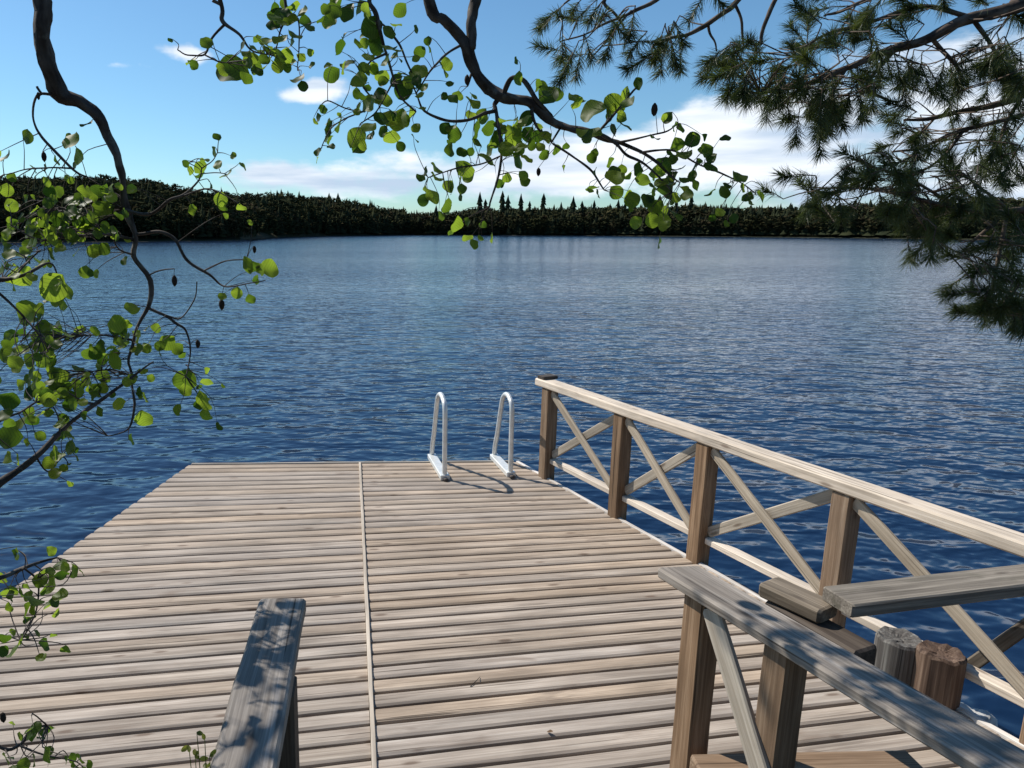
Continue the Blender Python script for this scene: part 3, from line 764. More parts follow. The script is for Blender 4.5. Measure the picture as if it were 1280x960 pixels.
# ------------------------------------------------------------------ alder
ALDER = Vector((-2.15, 1.15, 0)); ALDER.z = bank_z(ALDER.x, ALDER.y) - .05
def build_alder():
    t = thing('alder_tree', 'alder with round green leaves whose dark branches hang over the dock from the left', 'tree', ALDER)
    P = ALDER
    trunk = [(P, .15), (P + Vector((.03, .05, 1.2)), .13), (P + Vector((.16, .12, 2.6)), .115), (P + Vector((.22, .2, 4.0)), .10), (P + Vector((.5, .35, 5.4)), .075), (P + Vector((.6, .4, 7.0)), .04), (P + Vector((.7, .5, 8.2)), .012)]
    tr = smooth_path(trunk, 6, .02); mb = MB(); tube(mb, [p for p, r in tr], [r for p, r in tr], 14, rough=.2); mb.build('trunk', M['alder_bark'], t, smooth=True)

    def bough(spec):
        main = spec['main']; paths = [main]
        for sd_ in spec.get('side', []):
            q = nearest(paths, sd_[0][0])
            if 1e-4 < (q[0] - sd_[0][0]).length < .12: sd_ = [(q[0], min(q[1], sd_[0][1] * 1.2))] + sd_
            paths.append(sd_)
        mb = MB()
        for k, path in enumerate(paths):
            tube(mb, [p for p, r in path], [r for p, r in path], 10 if path[0][1] > .008 else 6, rough=.7 if path[0][1] > .008 else .4)
        lv = MB()
        todo = []
        for q in spec['leaves']:
            todo.append(q)
            if q[2] >= 14 and spec.get('extra', .8) > 0:
                for _ in range(3):
                    if random.random() < spec.get('extra', .8) * .62:
                        todo.append((q[0] + random.gauss(0, 11), q[1] + random.gauss(0, 11), min(24, q[2]) * random.uniform(.6, .95), random.choice((.05, .15, .3, .6, .9, 1.0))))
        for (px, py, sz, *rest) in todo:
            tn = rest[0] if rest else random.choice((.05, .15, .3, .5, .7, .95))
            dy = spec['depth'](px, py) + random.uniform(-.16, .16)
            c = on_y(px, py, dy)
            Ln = sz / FPX * dy * random.uniform(.80, 1.02)
            q, r = nearest(paths, c)
            out = (c - q)
            if out.length > 1e-4: out.normalize()
            dr = (out * .7 + Vector((random.uniform(-.5, .5), random.uniform(-.4, .2), random.uniform(-.85, .15)))).normalized()
            nrm = (Vector((random.uniform(-.7, .7), -random.uniform(.35, 1.0), random.uniform(-.25, .9)))).normalized()
            if len(rest) > 1:
                an = math.radians(rest[1]); dr = Vector((math.cos(an), .1, math.sin(an))).normalized(); nrm = Vector((.1, -1, .35))
            base = c - dr * (Ln * .5); tip = c + dr * (Ln * .5)
            leaf(lv, base, tip, nrm, Ln * random.uniform(.78, .98), tn, curl=random.uniform(-.05, .22), fold=random.uniform(.05, .4))
            m1 = q.lerp(base, .55) + Vector((0, 0, .15 * (base - q).length * random.uniform(-.3, .8))) + Vector((random.uniform(-1, 1), random.uniform(-1, 1), 0)) * (base - q).length * .12
            sp = smooth_path([(q, .0016), (m1, .0012), (base, .0007)], 3); tube(mb, [p for p, r_ in sp], [r_ for p, r_ in sp], 4, caps=False)
        bo = mb.build('branch', M['alder_bark'], t, smooth=True)
        if lv.f: lv.build('leaves', M['leaf'], bo, smooth=True)
        for (px, py, sz) in spec.get('cones', []):
            dy = spec['depth'](px, py); c = on_y(px, py, dy); h = sz / FPX * dy
            q, r = nearest(paths, c); cm = MB()
            tube(cm, [c + Vector((0, 0, h * .5)), c + Vector((0, 0, h * .3)), c, c - Vector((0, 0, h * .3)), c - Vector((0, 0, h * .5))], [h * .06, h * .22, h * .27, h * .2, h * .04], 7, rough=.3)
            sp = smooth_path([(c + Vector((0, 0, h * .5)), .0009), (q.lerp(c, .5) + Vector((0, 0, .012)), .001), (q, .0012)], 3); tube(cm, [p for p, r_ in sp], [r_ for p, r_ in sp], 4)
            cm.build('cone', M['cone'], bo, smooth=True)

    def from_trunk(z, first, mid=None):
        """wood from the trunk at a height up to the first point that is in the picture"""
        return None
    def px_path(pts, per=6, jit=.004):
        """pts = (px, py, depth, width px): radius follows from the width"""
        return smooth_path([(on_y(x, y, d), w / FPX * d / 2) for x, y, d, w in pts], per, jit)

    # 1. the thick hanging limb on the left
    top = on_y(46, -10, 2.25)
    a = [(P + Vector((.22, .2, 4.0)), .075), (P + Vector((.75, .75, 4.05)), .055), (top + Vector((-.06, .02, .25)), .027), (top, .025)]
    b = [(on_y(x, y, d), w / FPX * d / 2 * .80) for x, y, d, w in [(52, 30, 2.25, 23), (60, 78, 2.26, 23), (74, 114, 2.28, 21), (100, 128, 2.3, 17), (118, 141, 2.3, 16), (132, 165, 2.3, 13), (147, 192, 2.3, 13), (153, 220, 2.3, 12), (155, 258, 2.3, 11), (168, 290, 2.3, 8), (167, 322, 2.3, 8), (187, 350, 2.3, 7.5), (188, 384, 2.3, 6.5), (167, 418, 2.3, 5), (163, 448, 2.28, 4.5), (164, 475, 2.27, 4), (170, 505, 2.25, 3.5), (160, 535, 2.22, 2.5), (135, 545, 2.2, 1.6)]]
    main = smooth_path(a + b, 4, .012)
    side = [px_path(s) for s in (
        [(62, 118, 2.27, 4), (46, 122, 2.2, 3), (41, 150, 2.15, 2.5), (52, 170, 2.15, 3), (70, 190, 2.15, 3.5), (92, 212, 2.15, 3), (110, 222, 2.15, 2)],
        [(92, 210, 2.15, 2.5), (60, 209, 2.1, 2), (30, 212, 2.05, 1.5), (5, 218, 2.0, 1.2)],
        [(52, 118, 2.2, 2.5), (46, 108, 2.2, 2.6)],
        [(155, 262, 2.3, 5), (185, 268, 2.25, 4), (210, 252, 2.2, 4), (228, 244, 2.2, 3), (248, 226, 2.2, 2), (252, 210, 2.2, 1.5)],
        [(252, 210, 2.2, 1.5), (244, 203, 2.2, 1.2), (234, 204, 2.2, 1)], [(252, 212, 2.2, 1.5), (264, 202, 2.2, 1.2), (272, 190, 2.2, 1)], [(250, 218, 2.2, 1.5), (268, 216, 2.2, 1.2), (282, 218, 2.2, 1)],
        [(228, 244, 2.2, 2.5), (262, 236, 2.15, 2), (300, 256, 2.1, 1.2)],
        [(188, 386, 2.3, 4.5), (205, 394, 2.3, 4), (220, 404, 2.3, 4), (233, 415, 2.3, 3), (238, 440, 2.3, 2), (232, 470, 2.25, 1.6)],
        [(205, 394, 2.3, 2.5), (225, 398, 2.3, 1.8), (242, 375, 2.28, 1.5), (246, 352, 2.25, 1.4)],
        [(172, 292, 2.3, 4), (200, 290, 2.3, 4.5), (220, 300, 2.3, 4.5), (234, 325, 2.3, 4), (262, 343, 2.28, 3.6), (280, 358, 2.25, 2.2), (312, 354, 2.2, 1.6), (332, 350, 2.2, 1.2)],
        [(255, 338, 2.28, 2), (280, 326, 2.2, 1.6), (308, 324, 2.2, 1.2)],
        [(168, 318, 2.3, 3), (150, 312, 2.25, 2), (142, 300, 2.2, 1.4)],
        [(186, 345, 2.3, 2), (204, 337, 2.28, 1.6), (218, 336, 2.25, 1.2)],
        [(168, 300, 2.3, 4), (130, 292, 2.2, 3.5), (90, 296, 2.1, 3), (50, 300, 2.0, 2.2), (15, 282, 1.95, 1.5)],
        [(130, 292, 2.2, 2.5), (110, 272, 2.15, 2), (80, 262, 2.1, 1.5), (55, 250, 2.05, 1.2)],
        [(165, 425, 2.3, 3.5), (140, 420, 2.25, 2.5), (110, 418, 2.2, 2), (80, 420, 2.1, 1.6)],
        [(165, 470, 2.28, 2.5), (140, 462, 2.2, 2), (115, 465, 2.15, 1.5)])]
    L = [(33, 171, 24, .4), (88, 175, 30, .95), (99, 194, 26, .9), (8, 196, 26, .2), (70, 200, 14), (232, 205, 13, .1), (250, 209, 20, .6), (268, 190, 15, .7), (283, 218, 20, .8), (257, 200, 11), (240, 262, 18, .9), (302, 259, 15, 1), (276, 249, 20, .8), (310, 328, 22, .5), (336, 336, 32, .95), (322, 336, 22, .7), (296, 366, 17, 1), (165, 384, 22, .9), (145, 405, 26, .9), (150, 418, 26, .8), (143, 452, 26, .95), (195, 410, 18, .8), (210, 428, 22, .6), (222, 436, 20, .5), (200, 432, 16, .3), (232, 474, 34, .3), (258, 478, 19, .95), (256, 500, 30, 1), (222, 512, 22, .5), (258, 518, 20, .9), (279, 482, 8), (180, 523, 30, .85), (182, 496, 20, .9), (128, 262, 26, .5), (105, 240, 26, .8), (136, 238, 24, .9), (60, 495, 28, .5), (75, 470, 26, .8), (45, 478, 24, .9), (120, 440, 24), (100, 412, 22), (130, 470, 22), (110, 480, 22)]
    for _ in range(74): L.append((random.gauss(85, 46), random.gauss(278, 24), random.uniform(11, 22), random.choice((.2, .5, .9, 1))))
    for _ in range(30): L.append((random.gauss(58, 32), random.gauss(448, 40), random.uniform(15, 26)))
    for _ in range(12): L.append((random.gauss(140, 18), random.gauss(440, 26), random.uniform(13, 22)))
    bough(dict(main=main, side=side, leaves=L, depth=lambda x, y: 2.25 - max(0, (120 - x)) * .0015, cones=[(218, 351, 14), (277, 381, 14), (318, 312, 9), (247, 430, 11), (48, 120, 9), (55, 196, 12)]))

    # 2. nearer leafy twigs at the left border
    o1 = P + Vector((.16, .12, 2.6))
    main = smooth_path([(o1, .02), (on_y(-160, 330, 1.5), .010), (on_y(-20, 350, 1.6), .006), (on_y(25, 345, 1.6), .004), (on_y(60, 330, 1.62), .0025), (on_y(75, 350, 1.62), .0015)], 6, .006)
    side = [px_path([(-20, 350, 1.6, 4), (20, 385, 1.6, 3), (45, 415, 1.65, 2.5), (60, 440, 1.7, 1.6)]), px_path([(20, 345, 1.6, 3), (40, 322, 1.6, 2), (52, 312, 1.6, 1.4)])]
    L = [(34, 391, 46, .8, 200), (66, 358, 40, .95), (80, 362, 34, .3), (26, 347, 34, .95), (12, 352, 30, .7), (48, 326, 22, .3), (12, 318, 20, .8), (8, 292, 18, 1), (22, 436, 16, .4), (48, 432, 22, .3), (70, 430, 22, .2), (20, 452, 24, .9), (40, 466, 18, .2), (10, 330, 22, .5)]
    bough(dict(main=main, side=side, leaves=L, depth=lambda x, y: 1.62))

    # 3. the sunlit limb rising from the lower left
    o1 = P + Vector((.03, .05, 1.2))
    main = smooth_path([(o1, .05), (on_y(-200, 680, 1.5), .022), (on_y(-40, 634, 1.72), .0095), (on_y(0, 604, 1.8), .0088), (on_y(45, 571, 1.9), .0078), (on_y(75, 541, 1.95), .0066), (on_y(120, 505, 2.05), .0056), (on_y(158, 477, 2.12), .0042), (on_y(192, 452, 2.2), .0018)], 5, .005)
    side = [px_path(s) for s in ([(45, 572, 1.9, 3), (60, 590, 1.9, 2), (78, 570, 1.9, 1.4)], [(75, 541, 1.95, 3), (72, 520, 1.95, 2), (60, 500, 1.95, 1.4)], [(-40, 560, 1.6, 5), (0, 525, 1.65, 4), (25, 515, 1.7, 3), (45, 503, 1.75, 2)], [(-40, 634, 1.72, 5), (-50, 590, 1.65, 5), (-40, 560, 1.6, 5)], [(120, 505, 2.05, 2.5), (100, 500, 2.0, 2), (85, 490, 2.0, 1.5)])]
    L = [(10, 500, 36, .1), (12, 546, 36, .15), (6, 518, 26, .3), (30, 528, 22, .9), (70, 566, 30, .9), (88, 560, 22, .2), (62, 578, 20, .8), (95, 570, 16, .5), (75, 528, 22, .9), (60, 500, 26, .95), (72, 495, 20, .8), (55, 492, 22, .9), (90, 505, 20, .4), (100, 490, 18, .7), (118, 488, 18, .6), (50, 545, 18, .5), (12, 572, 20, .8), (80, 585, 14, .5)]
    bough(dict(main=main, side=side, leaves=L, depth=lambda x, y: 1.75 + max(0, x) * .002))

    # 4. low branch and leaves at the lower left border
    o1 = P + Vector((.03, .05, .9))
    main = smooth_path([(o1, .03), (on_y(-160, 790, 1.25), .014), (on_y(-30, 732, 1.45), .007), (on_y(0, 722, 1.5), .0055), (on_y(35, 708, 1.55), .004), (on_y(72, 697, 1.58), .002)], 5, .004)
    side = [px_path(s) for s in ([(30, 710, 1.53, 3), (48, 730, 1.53, 2.5), (45, 765, 1.5, 2), (25, 800, 1.5, 1.5)], [(-40, 900, 1.3, 6), (0, 935, 1.3, 5), (25, 932, 1.32, 4), (38, 910, 1.33, 2.5), (60, 908, 1.33, 1.5)], [(25, 932, 1.32, 3), (60, 945, 1.32, 2.4), (100, 955, 1.32, 1.5)], [(-60, 760, 1.3, 8), (-60, 840, 1.28, 7), (-40, 900, 1.3, 6)])]
    L = [(92, 713, 26, .7), (75, 706, 22, .5), (102, 716, 15, .6), (22, 692, 18, 1), (62, 730, 34, .9), (40, 748, 34, .3), (28, 742, 26, .2), (66, 756, 36, .85), (35, 762, 30, .4), (50, 725, 26, .6), (75, 745, 26, .9), (12, 738, 26, .8), (20, 812, 36, .8), (55, 806, 24, .1), (47, 792, 16, .2), (28, 800, 22, .5), (36, 913, 18, .7), (26, 920, 14, .8), (60, 912, 22, .15), (46, 915, 14, .5), (58, 943, 28, .9), (42, 950, 28, .3), (8, 948, 24, .8), (30, 955, 20, .6), (100, 948, 22, .9), (112, 956, 18, .7), (95, 958, 20, .8)]
    bough(dict(main=main, side=side, leaves=L, depth=lambda x, y: 1.52 if y < 850 else 1.32, cones=[(4, 897, 16)]))

    # 5. the big branch that hangs in from above the middle
    over = P + Vector((.5, .35, 5.4))
    tp = on_y(530, -14, 2.85)
    main = smooth_path([(over, .05), (Vector((-.9, 2.2, 5.9)), .042), (Vector((-.2, 2.7, 5.0)), .032), (tp + Vector((-.10, 0, .4)), .022)] + [(on_y(x, y, d), w / FPX * d / 2 * .82) for x, y, d, w in [(536, 2, 2.85, 15), (556, 25, 2.85, 15), (578, 50, 2.85, 15), (590, 80, 2.85, 16), (606, 104, 2.85, 16), (632, 122, 2.83, 15), (662, 130, 2.8, 13), (692, 151, 2.78, 12), (716, 160, 2.75, 10), (745, 168, 2.75, 8), (770, 178, 2.72, 6), (800, 190, 2.7, 5), (826, 208, 2.68, 3.5), (850, 228, 2.66, 2)]], 5, .011)
    side = [px_path(s) for s in (
        [(600, -60, 2.9, 14), (594, 0, 2.88, 13), (590, 30, 2.86, 12), (589, 62, 2.85, 12)],
        [(545, -40, 2.85, 10), (600, -60, 2.9, 14)],
        [(592, 85, 2.85, 4), (588, 98, 2.85, 3), (584, 108, 2.85, 1.5)],
        [(630, 118, 2.83, 5), (638, 98, 2.8, 5), (655, 100, 2.78, 5), (668, 122, 2.78, 5), (690, 148, 2.78, 4)],
        [(618, 130, 2.83, 5), (622, 150, 2.8, 4), (626, 190, 2.75, 3), (622, 225, 2.72, 2.5), (612, 258, 2.7, 2)],
        [(606, 142, 2.82, 4), (585, 150, 2.8, 4), (555, 150, 2.78, 3.5), (530, 138, 2.76, 3), (522, 120, 2.76, 2), (512, 95, 2.75, 2)],
        [(580, 55, 2.85, 3.5), (560, 66, 2.82, 3), (545, 80, 2.8, 2.6), (530, 100, 2.78, 2), (520, 118, 2.78, 1.6)],
        [(475, -20, 2.7, 6), (462, 0, 2.7, 5.5), (470, 18, 2.7, 4.5), (478, 50, 2.7, 4), (488, 85, 2.7, 3), (500, 120, 2.72, 2.5), (520, 140, 2.75, 2)],
        [(478, 30, 2.7, 3), (498, 55, 2.7, 3), (508, 78, 2.72, 2.2), (516, 95, 2.74, 1.8)],
        [(465, 75, 2.7, 2.5), (450, 95, 2.7, 2), (455, 110, 2.7, 2), (475, 130, 2.7, 1.6)],
        [(455, 140, 2.68, 2), (430, 135, 2.65, 1.8), (410, 125, 2.62, 1.5), (398, 135, 2.6, 1.2)],
        [(458, 138, 2.68, 2), (432, 148, 2.65, 1.8), (415, 160, 2.62, 1.5), (402, 185, 2.6, 1.2)],
        [(490, 105, 2.7, 2), (470, 140, 2.68, 1.8), (450, 155, 2.66, 1.5)],
        [(716, 160, 2.75, 3.5), (742, 165, 2.72, 4), (765, 175, 2.7, 4), (782, 192, 2.7, 3.5), (806, 205, 2.68, 2.5), (840, 240, 2.64, 1.6)],
        [(770, 178, 2.72, 3), (800, 172, 2.68, 2.4), (830, 165, 2.65, 2), (848, 155, 2.65, 1.3)],
        [(800, 190, 2.7, 3), (840, 188, 2.65, 2.5), (872, 205, 2.62, 2.2), (905, 218, 2.6, 2), (930, 232, 2.58, 1.5), (945, 243, 2.58, 1.2)],
        [(690, 178, 2.76, 2.5), (715, 195, 2.72, 2.5), (740, 215, 2.7, 2.5), (756, 238, 2.68, 1.6)],
        [(664, 140, 2.79, 4), (672, 160, 2.77, 3), (690, 178, 2.76, 2.5)],
        [(626, 195, 2.75, 2), (600, 205, 2.72, 2), (565, 212, 2.7, 1.8), (535, 222, 2.68, 1.5)],
        [(745, 168, 2.75, 3), (770, 140, 2.7, 3), (795, 110, 2.66, 2)])]
    L = [(435, 15, 26), (450, 10, 20, .9), (413, 28, 20, .9), (465, 35, 30, .3), (495, 30, 20, .95), (470, 55, 28), (485, 60, 22), (448, 55, 14), (460, 70, 20), (478, 95, 22), (435, 80, 22, .3), (415, 93, 22, .2), (447, 100, 26, .9), (455, 85, 18), (522, 90, 26), (525, 65, 16, .2), (537, 60, 14, .2), (555, 86, 25, .4), (505, 112, 26), (520, 100, 16), (530, 108, 16), (495, 100, 18), (480, 125, 22), (460, 130, 28, .95), (475, 122, 20), (500, 150, 32, 1), (512, 146, 28, .95), (485, 148, 26, .9), (490, 172, 22, .95), (520, 160, 13, .9), (445, 172, 34, .8, 60), (460, 158, 22, .9), (425, 155, 24, .15), (410, 165, 14, .1), (412, 174, 16, .3), (398, 190, 14, .1), (398, 147, 14, .1), (555, 120, 13), (572, 118, 15, .3), (590, 128, 25, .8), (600, 150, 22), (568, 168, 22, .2), (595, 165, 24), (420, 2, 20), (500, 12, 20), (430, 45, 14), (498, 72, 18), (486, 40, 18), (450, 120, 18),
         (526, 222, 17, .1), (545, 210, 23, .5), (561, 233, 20, .95), (577, 236, 17, .3), (540, 246, 24, .9), (580, 212, 28, .7), (608, 200, 28, .4), (578, 190, 16, .1), (603, 145, 22), (612, 160, 26), (635, 150, 26, .9), (645, 160, 24), (650, 185, 26, .8), (632, 185, 26, .9), (660, 168, 22), (655, 226, 17, .3), (634, 222, 15, .7), (648, 200, 24), (620, 175, 22), (655, 150, 24, .9), (672, 170, 20), (640, 172, 28, .9), (625, 160, 22, .4), (680, 193, 18, .2), (695, 187, 16, .2), (704, 211, 13, .6), (740, 197, 15, .2), (740, 235, 19, .3), (768, 222, 28, .9), (763, 203, 18, .3), (770, 240, 20, .3), (803, 225, 22, .6), (685, 120, 27, .2), (678, 108, 20, .3), (720, 124, 27, .4), (742, 139, 34, .9), (768, 128, 24, 1), (782, 118, 26, .8), (774, 134, 24, .9), (780, 155, 24, .2), (737, 168, 32, .5), (798, 105, 18, .2), (648, 98, 20, .7), (818, 172, 20, .2), (835, 147, 18, .2), (850, 160, 18, .2), (845, 180, 20), (865, 175, 20, .2), (884, 187, 23, .4), (868, 210, 30, .15), (890, 208, 24, .2), (880, 172, 12), (855, 195, 20), (830, 205, 26), (840, 225, 28), (858, 240, 28), (822, 215, 24), (848, 212, 24), (835, 238, 24), (868, 230, 22), (795, 278, 19, .95), (815, 275, 24, .9), (830, 281, 20, .7), (820, 258, 24), (808, 250, 22), (838, 262, 22), (900, 265, 14, .95), (905, 240, 20), (924, 221, 26, .3), (908, 232, 14, .2), (950, 246, 20, .4), (934, 246, 12), (945, 228, 8), (570, 280, 25, .8), (585, 297, 18, .95), (616, 297, 17, .7), (560, 262, 16, .3)]
    bough(dict(main=main, side=side, leaves=L, depth=lambda x, y: 2.85 - max(0, x - 560) * .0007 if x > 560 else 2.7, cones=[(818, 137, 15), (673, 215, 10), (584, 100, 12)]))

    # higher boughs, above the picture, that throw the dappled shade over both handrails
    def shade_bough(name, rail_pts, s0, s1, n, start, spread):
        cs = []
        for k in range(n):
            p = rail_pts[0].lerp(rail_pts[1], random.random()); s = random.uniform(s0, s1)
            cs.append(p + SUN * s + Vector((random.gauss(0, spread), random.gauss(0, spread), random.gauss(0, spread * .6))))
        ends = [rail_pts[0] + SUN * ((s0 + s1) / 2), rail_pts[1] + SUN * ((s0 + s1) / 2)]
        far = max(ends, key=lambda e: (e - start).length); near = min(ends, key=lambda e: (e - start).length)
        main = smooth_path([(start, .05), (start.lerp(near, .6) + Vector((0, 0, .25)), .03), (near, .018), (near.lerp(far, .5) + Vector((.05, 0, .05)), .011), (far, .003)], 8, .012)
        mb, lv = MB(), MB(); tube(mb, [p for p, r in main], [r for p, r in main], 9, rough=.6)
        for c in cs:
            q, r = nearest([main], c); tw = smooth_path([(q, .003), (q.lerp(c, .5) + Vector((0, 0, .03)), .0022), (c, .0012)], 4, .004)
            tube(mb, [p for p, r_ in tw], [r_ for p, r_ in tw], 5, caps=False)
            for _ in range(random.choice((2, 3, 3, 4))):
                d = Vector((random.uniform(-1, 1), random.uniform(-1, 1), random.uniform(-1, .3))).normalized(); ln = random.uniform(.055, .085)
                b_ = c + d * .012; leaf(lv, b_, b_ + d * ln, Vector((random.uniform(-.6, .6), random.uniform(-.6, .6), 1)), ln * .85, random.random())
        bo = mb.build('branch', M['alder_bark'], t, smooth=True); lv.build('leaves', M['leaf'], bo, smooth=True)
    hr = HA + HN * .08
    shade_bough('r', (hr + HD * .30, hr + HD * 1.7), 3.9, 5.0, 26, P + Vector((.3, .3, 4.6)), .09)
    shade_bough('l', (Vector((-.36, 2.05, 1.6)), Vector((-.33, 1.2, 1.6))), 2.3, 3.0, 20, P + Vector((.2, .2, 3.4)), .07)

    # 6. the spray at the upper middle left
    main = smooth_path([(Vector((-.9, 2.2, 5.9)), .02), (on_y(262, -200, 2.3), .010), (on_y(270, -40, 2.2), .006), (on_y(278, 8, 2.2), .005), (on_y(279, 28, 2.2), .005), (on_y(300, 44, 2.2), .0035), (on_y(316, 64, 2.2), .0022), (on_y(345, 70, 2.2), .0013)], 6, .005)
    side = [px_path(s) for s in ([(279, 30, 2.2, 3.5), (264, 50, 2.2, 3), (256, 68, 2.18, 2.2), (238, 70, 2.16, 1.8), (222, 62, 2.15, 1.4)], [(256, 68, 2.18, 2), (272, 76, 2.16, 1.8), (284, 78, 2.15, 1.2)], [(270, -40, 2.2, 4), (310, -50, 2.2, 4), (352, -10, 2.2, 3.5), (356, 20, 2.2, 3), (350, 42, 2.2, 2), (345, 60, 2.2, 1.5)], [(356, 18, 2.2, 2.5), (372, 25, 2.2, 2), (374, 60, 2.2, 1.5), (372, 88, 2.2, 1.2)], [(278, 8, 2.2, 3), (266, 0, 2.2, 4)])]
    L = [(259, 53, 20, .4), (241, 77, 21, .9), (291, 89, 46, .15, 170), (213, 50, 8), (320, 62, 24, .2), (330, 55, 26), (343, 65, 26, .95), (352, 50, 24, .7), (318, 80, 26, .3), (335, 78, 26), (322, 48, 16), (358, 70, 22), (350, 78, 20), (372, 97, 27, .1), (376, 72, 14), (386, 35, 18, .2), (390, 82, 12), (350, 18, 24), (366, 8, 26, .9), (378, 15, 18), (342, 22, 18, .7), (360, 22, 20), (308, 68, 18)]
    bough(dict(main=main, side=side, leaves=L, depth=lambda x, y: 2.18))
build_alder()

# ------------------------------------------------------------------ pine
PINE = Vector((5.1, 1.6, 0)); PINE.z = bank_z(5.1, 1.6) - .05
def build_pine():
    t = thing('pine_tree', 'pine with drooping needle boughs reaching in from the upper right over the water', 'tree', PINE)
    P = PINE
    tr = smooth_path([(P, .24), (P + Vector((.05, .0, 2)), .21), (P + Vector((.0, .1, 4.2)), .18), (P + Vector((.1, .1, 7)), .13), (P + Vector((.1, .1, 10)), .03)], 6, .03)
    mb = MB(); tube(mb, [p for p, r in tr], [r for p, r in tr], 16, rough=.25); mb.build('trunk', M['pine_bark'], t, smooth=True)
    rr = np.random.default_rng(21)
    def px_path(pts, per=5, jit=.008):
        return smooth_path([(on_y(x, y, d), w / FPX * d / 2) for x, y, d, w in pts], per, jit)
    def shoot(nb, wb, a, d, ln, nn, nl, tint):
        """a twig from a along d carrying needles all round, brush like, denser to its tip"""
        d = d.normalized(); b = a + d * ln
        tube(wb, [a, a + d * ln * .5 + Vector((0, 0, .006)), b], [.0022, .0018, .001], 5, caps=False)
        x = Vector((.3, .5, .8)); x = (x - d * x.dot(d)).normalized(); y = d.cross(x)
        for k in range(nn):
            s = 1 - abs(rr.normal()) * .38
            if s < .05: s = rr.random()
            p = a + d * (ln * s); an = rr.random() * 6.283; sp = rr.uniform(.45, 1.15)
            nd = (d * math.cos(sp) + (x * math.cos(an) + y * math.sin(an)) * math.sin(sp)); nd = Vector((nd.x, nd.y, nd.z + .05)).normalized()
            l = nl * rr.uniform(.75, 1.15); sd = nd.cross(Vector((rr.normal(), rr.normal(), rr.normal()))).normalized()
            u = nd.cross(sd); w = .0009
            bend = Vector((0, 0, -l * .08))
            m_ = p + nd * l * .5; e = p + nd * l + bend
            V = [p + sd * w, p - sd * w, m_ + sd * w + u * w * .6, m_ - sd * w + u * w * .6, e]
            nb.add(V, [(0, 1, 3, 2), (2, 3, 4)], V, tint + rr.uniform(-.15, .15))
    def bough(paths, tufts, depth, nl=.060, dens=1.7):
        wb, nb = MB(), MB()
        for path in paths: tube(wb, [p for p, r in path], [r for p, r in path], 8, rough=.3)
        for (px, py, dx, dy, n) in tufts:
            # tuft centre, pixel direction of growth, number of shoots around it
            for k in range(int(n * dens + .5)):
                dd = depth + rr.uniform(-.3, .3)
                c = on_y(px + rr.normal() * 12, py + rr.normal() * 11, dd)
                sx, sy = dx + rr.normal() * .35, dy + rr.normal() * .35
                e = on_y(px + sx * 40, py + sy * 40, dd) - on_y(px, py, dd)
                e.y = rr.normal() * .03
                ln = rr.uniform(.09, .15)
                a = c - e.normalized() * ln * .6
                q, r = nearest(paths, a)
                m1 = q.lerp(a, .5) + Vector((0, 0, .1 * (a - q).length * rr.uniform(-.6, .6)))
                spx = smooth_path([(q, min(r * .7, .0035)), (m1, .0026), (a, .002)], 3, .004); tube(wb, [p for p, r_ in spx], [r_ for p, r_ in spx], 5, caps=False)
                shoot(nb, wb, a, e, ln, int(rr.uniform(130, 200)), nl, .35 + .4 * rr.random())
        bo = wb.build('branch', M['pine_bark'], t, smooth=True)
        nb.build('needles', M['needle'], bo)
    def from_trunk(z, px, py, d, w):
        q = nearest([tr], P + Vector((0, 0, z))); e = on_y(px, py, d)
        return [(q[0], .05), (q[0].lerp(e, .5) + Vector((0, 0, .1)), .034), (e, w / FPX * d / 2)]
    def limb(z, pts, jit=.01):
        x, y, d, w = pts[0]
        return smooth_path(from_trunk(z, x, y, d, w) + [(on_y(a, b, c), e / FPX * c / 2) for a, b, c, e in pts[1:]], 6, jit)
    # main sunlit bough
    b1 = limb(4.6, [(1330, -20, 3.0, 17), (1280, 6, 3.0, 15), (1215, 22, 3.0, 13), (1165, 45, 3.0, 11), (1120, 62, 3.0, 10), (1060, 84, 3.0, 7), (1005, 106, 3.0, 5), (950, 118, 3.0, 3)])
    s = [px_path(q) for q in ([(1215, 22, 3.0, 6), (1150, 8, 3.0, 5), (1080, 30, 3.0, 4), (1030, 45, 3.0, 3), (990, 70, 3.0, 2)], [(1120, 62, 3, 5), (1085, 105, 3, 4), (1108, 125, 3, 3), (1128, 125, 3, 2)], [(1060, 84, 3, 4), (1040, 120, 3, 3), (1030, 150, 3, 2)], [(1165, 45, 3, 5), (1200, 90, 3, 4), (1195, 120, 3, 2)], [(1215, 22, 3, 5), (1240, 60, 3, 4), (1260, 100, 3, 2.5)], [(1005, 106, 3, 3), (980, 130, 3, 2), (960, 140, 3, 1.5)])]
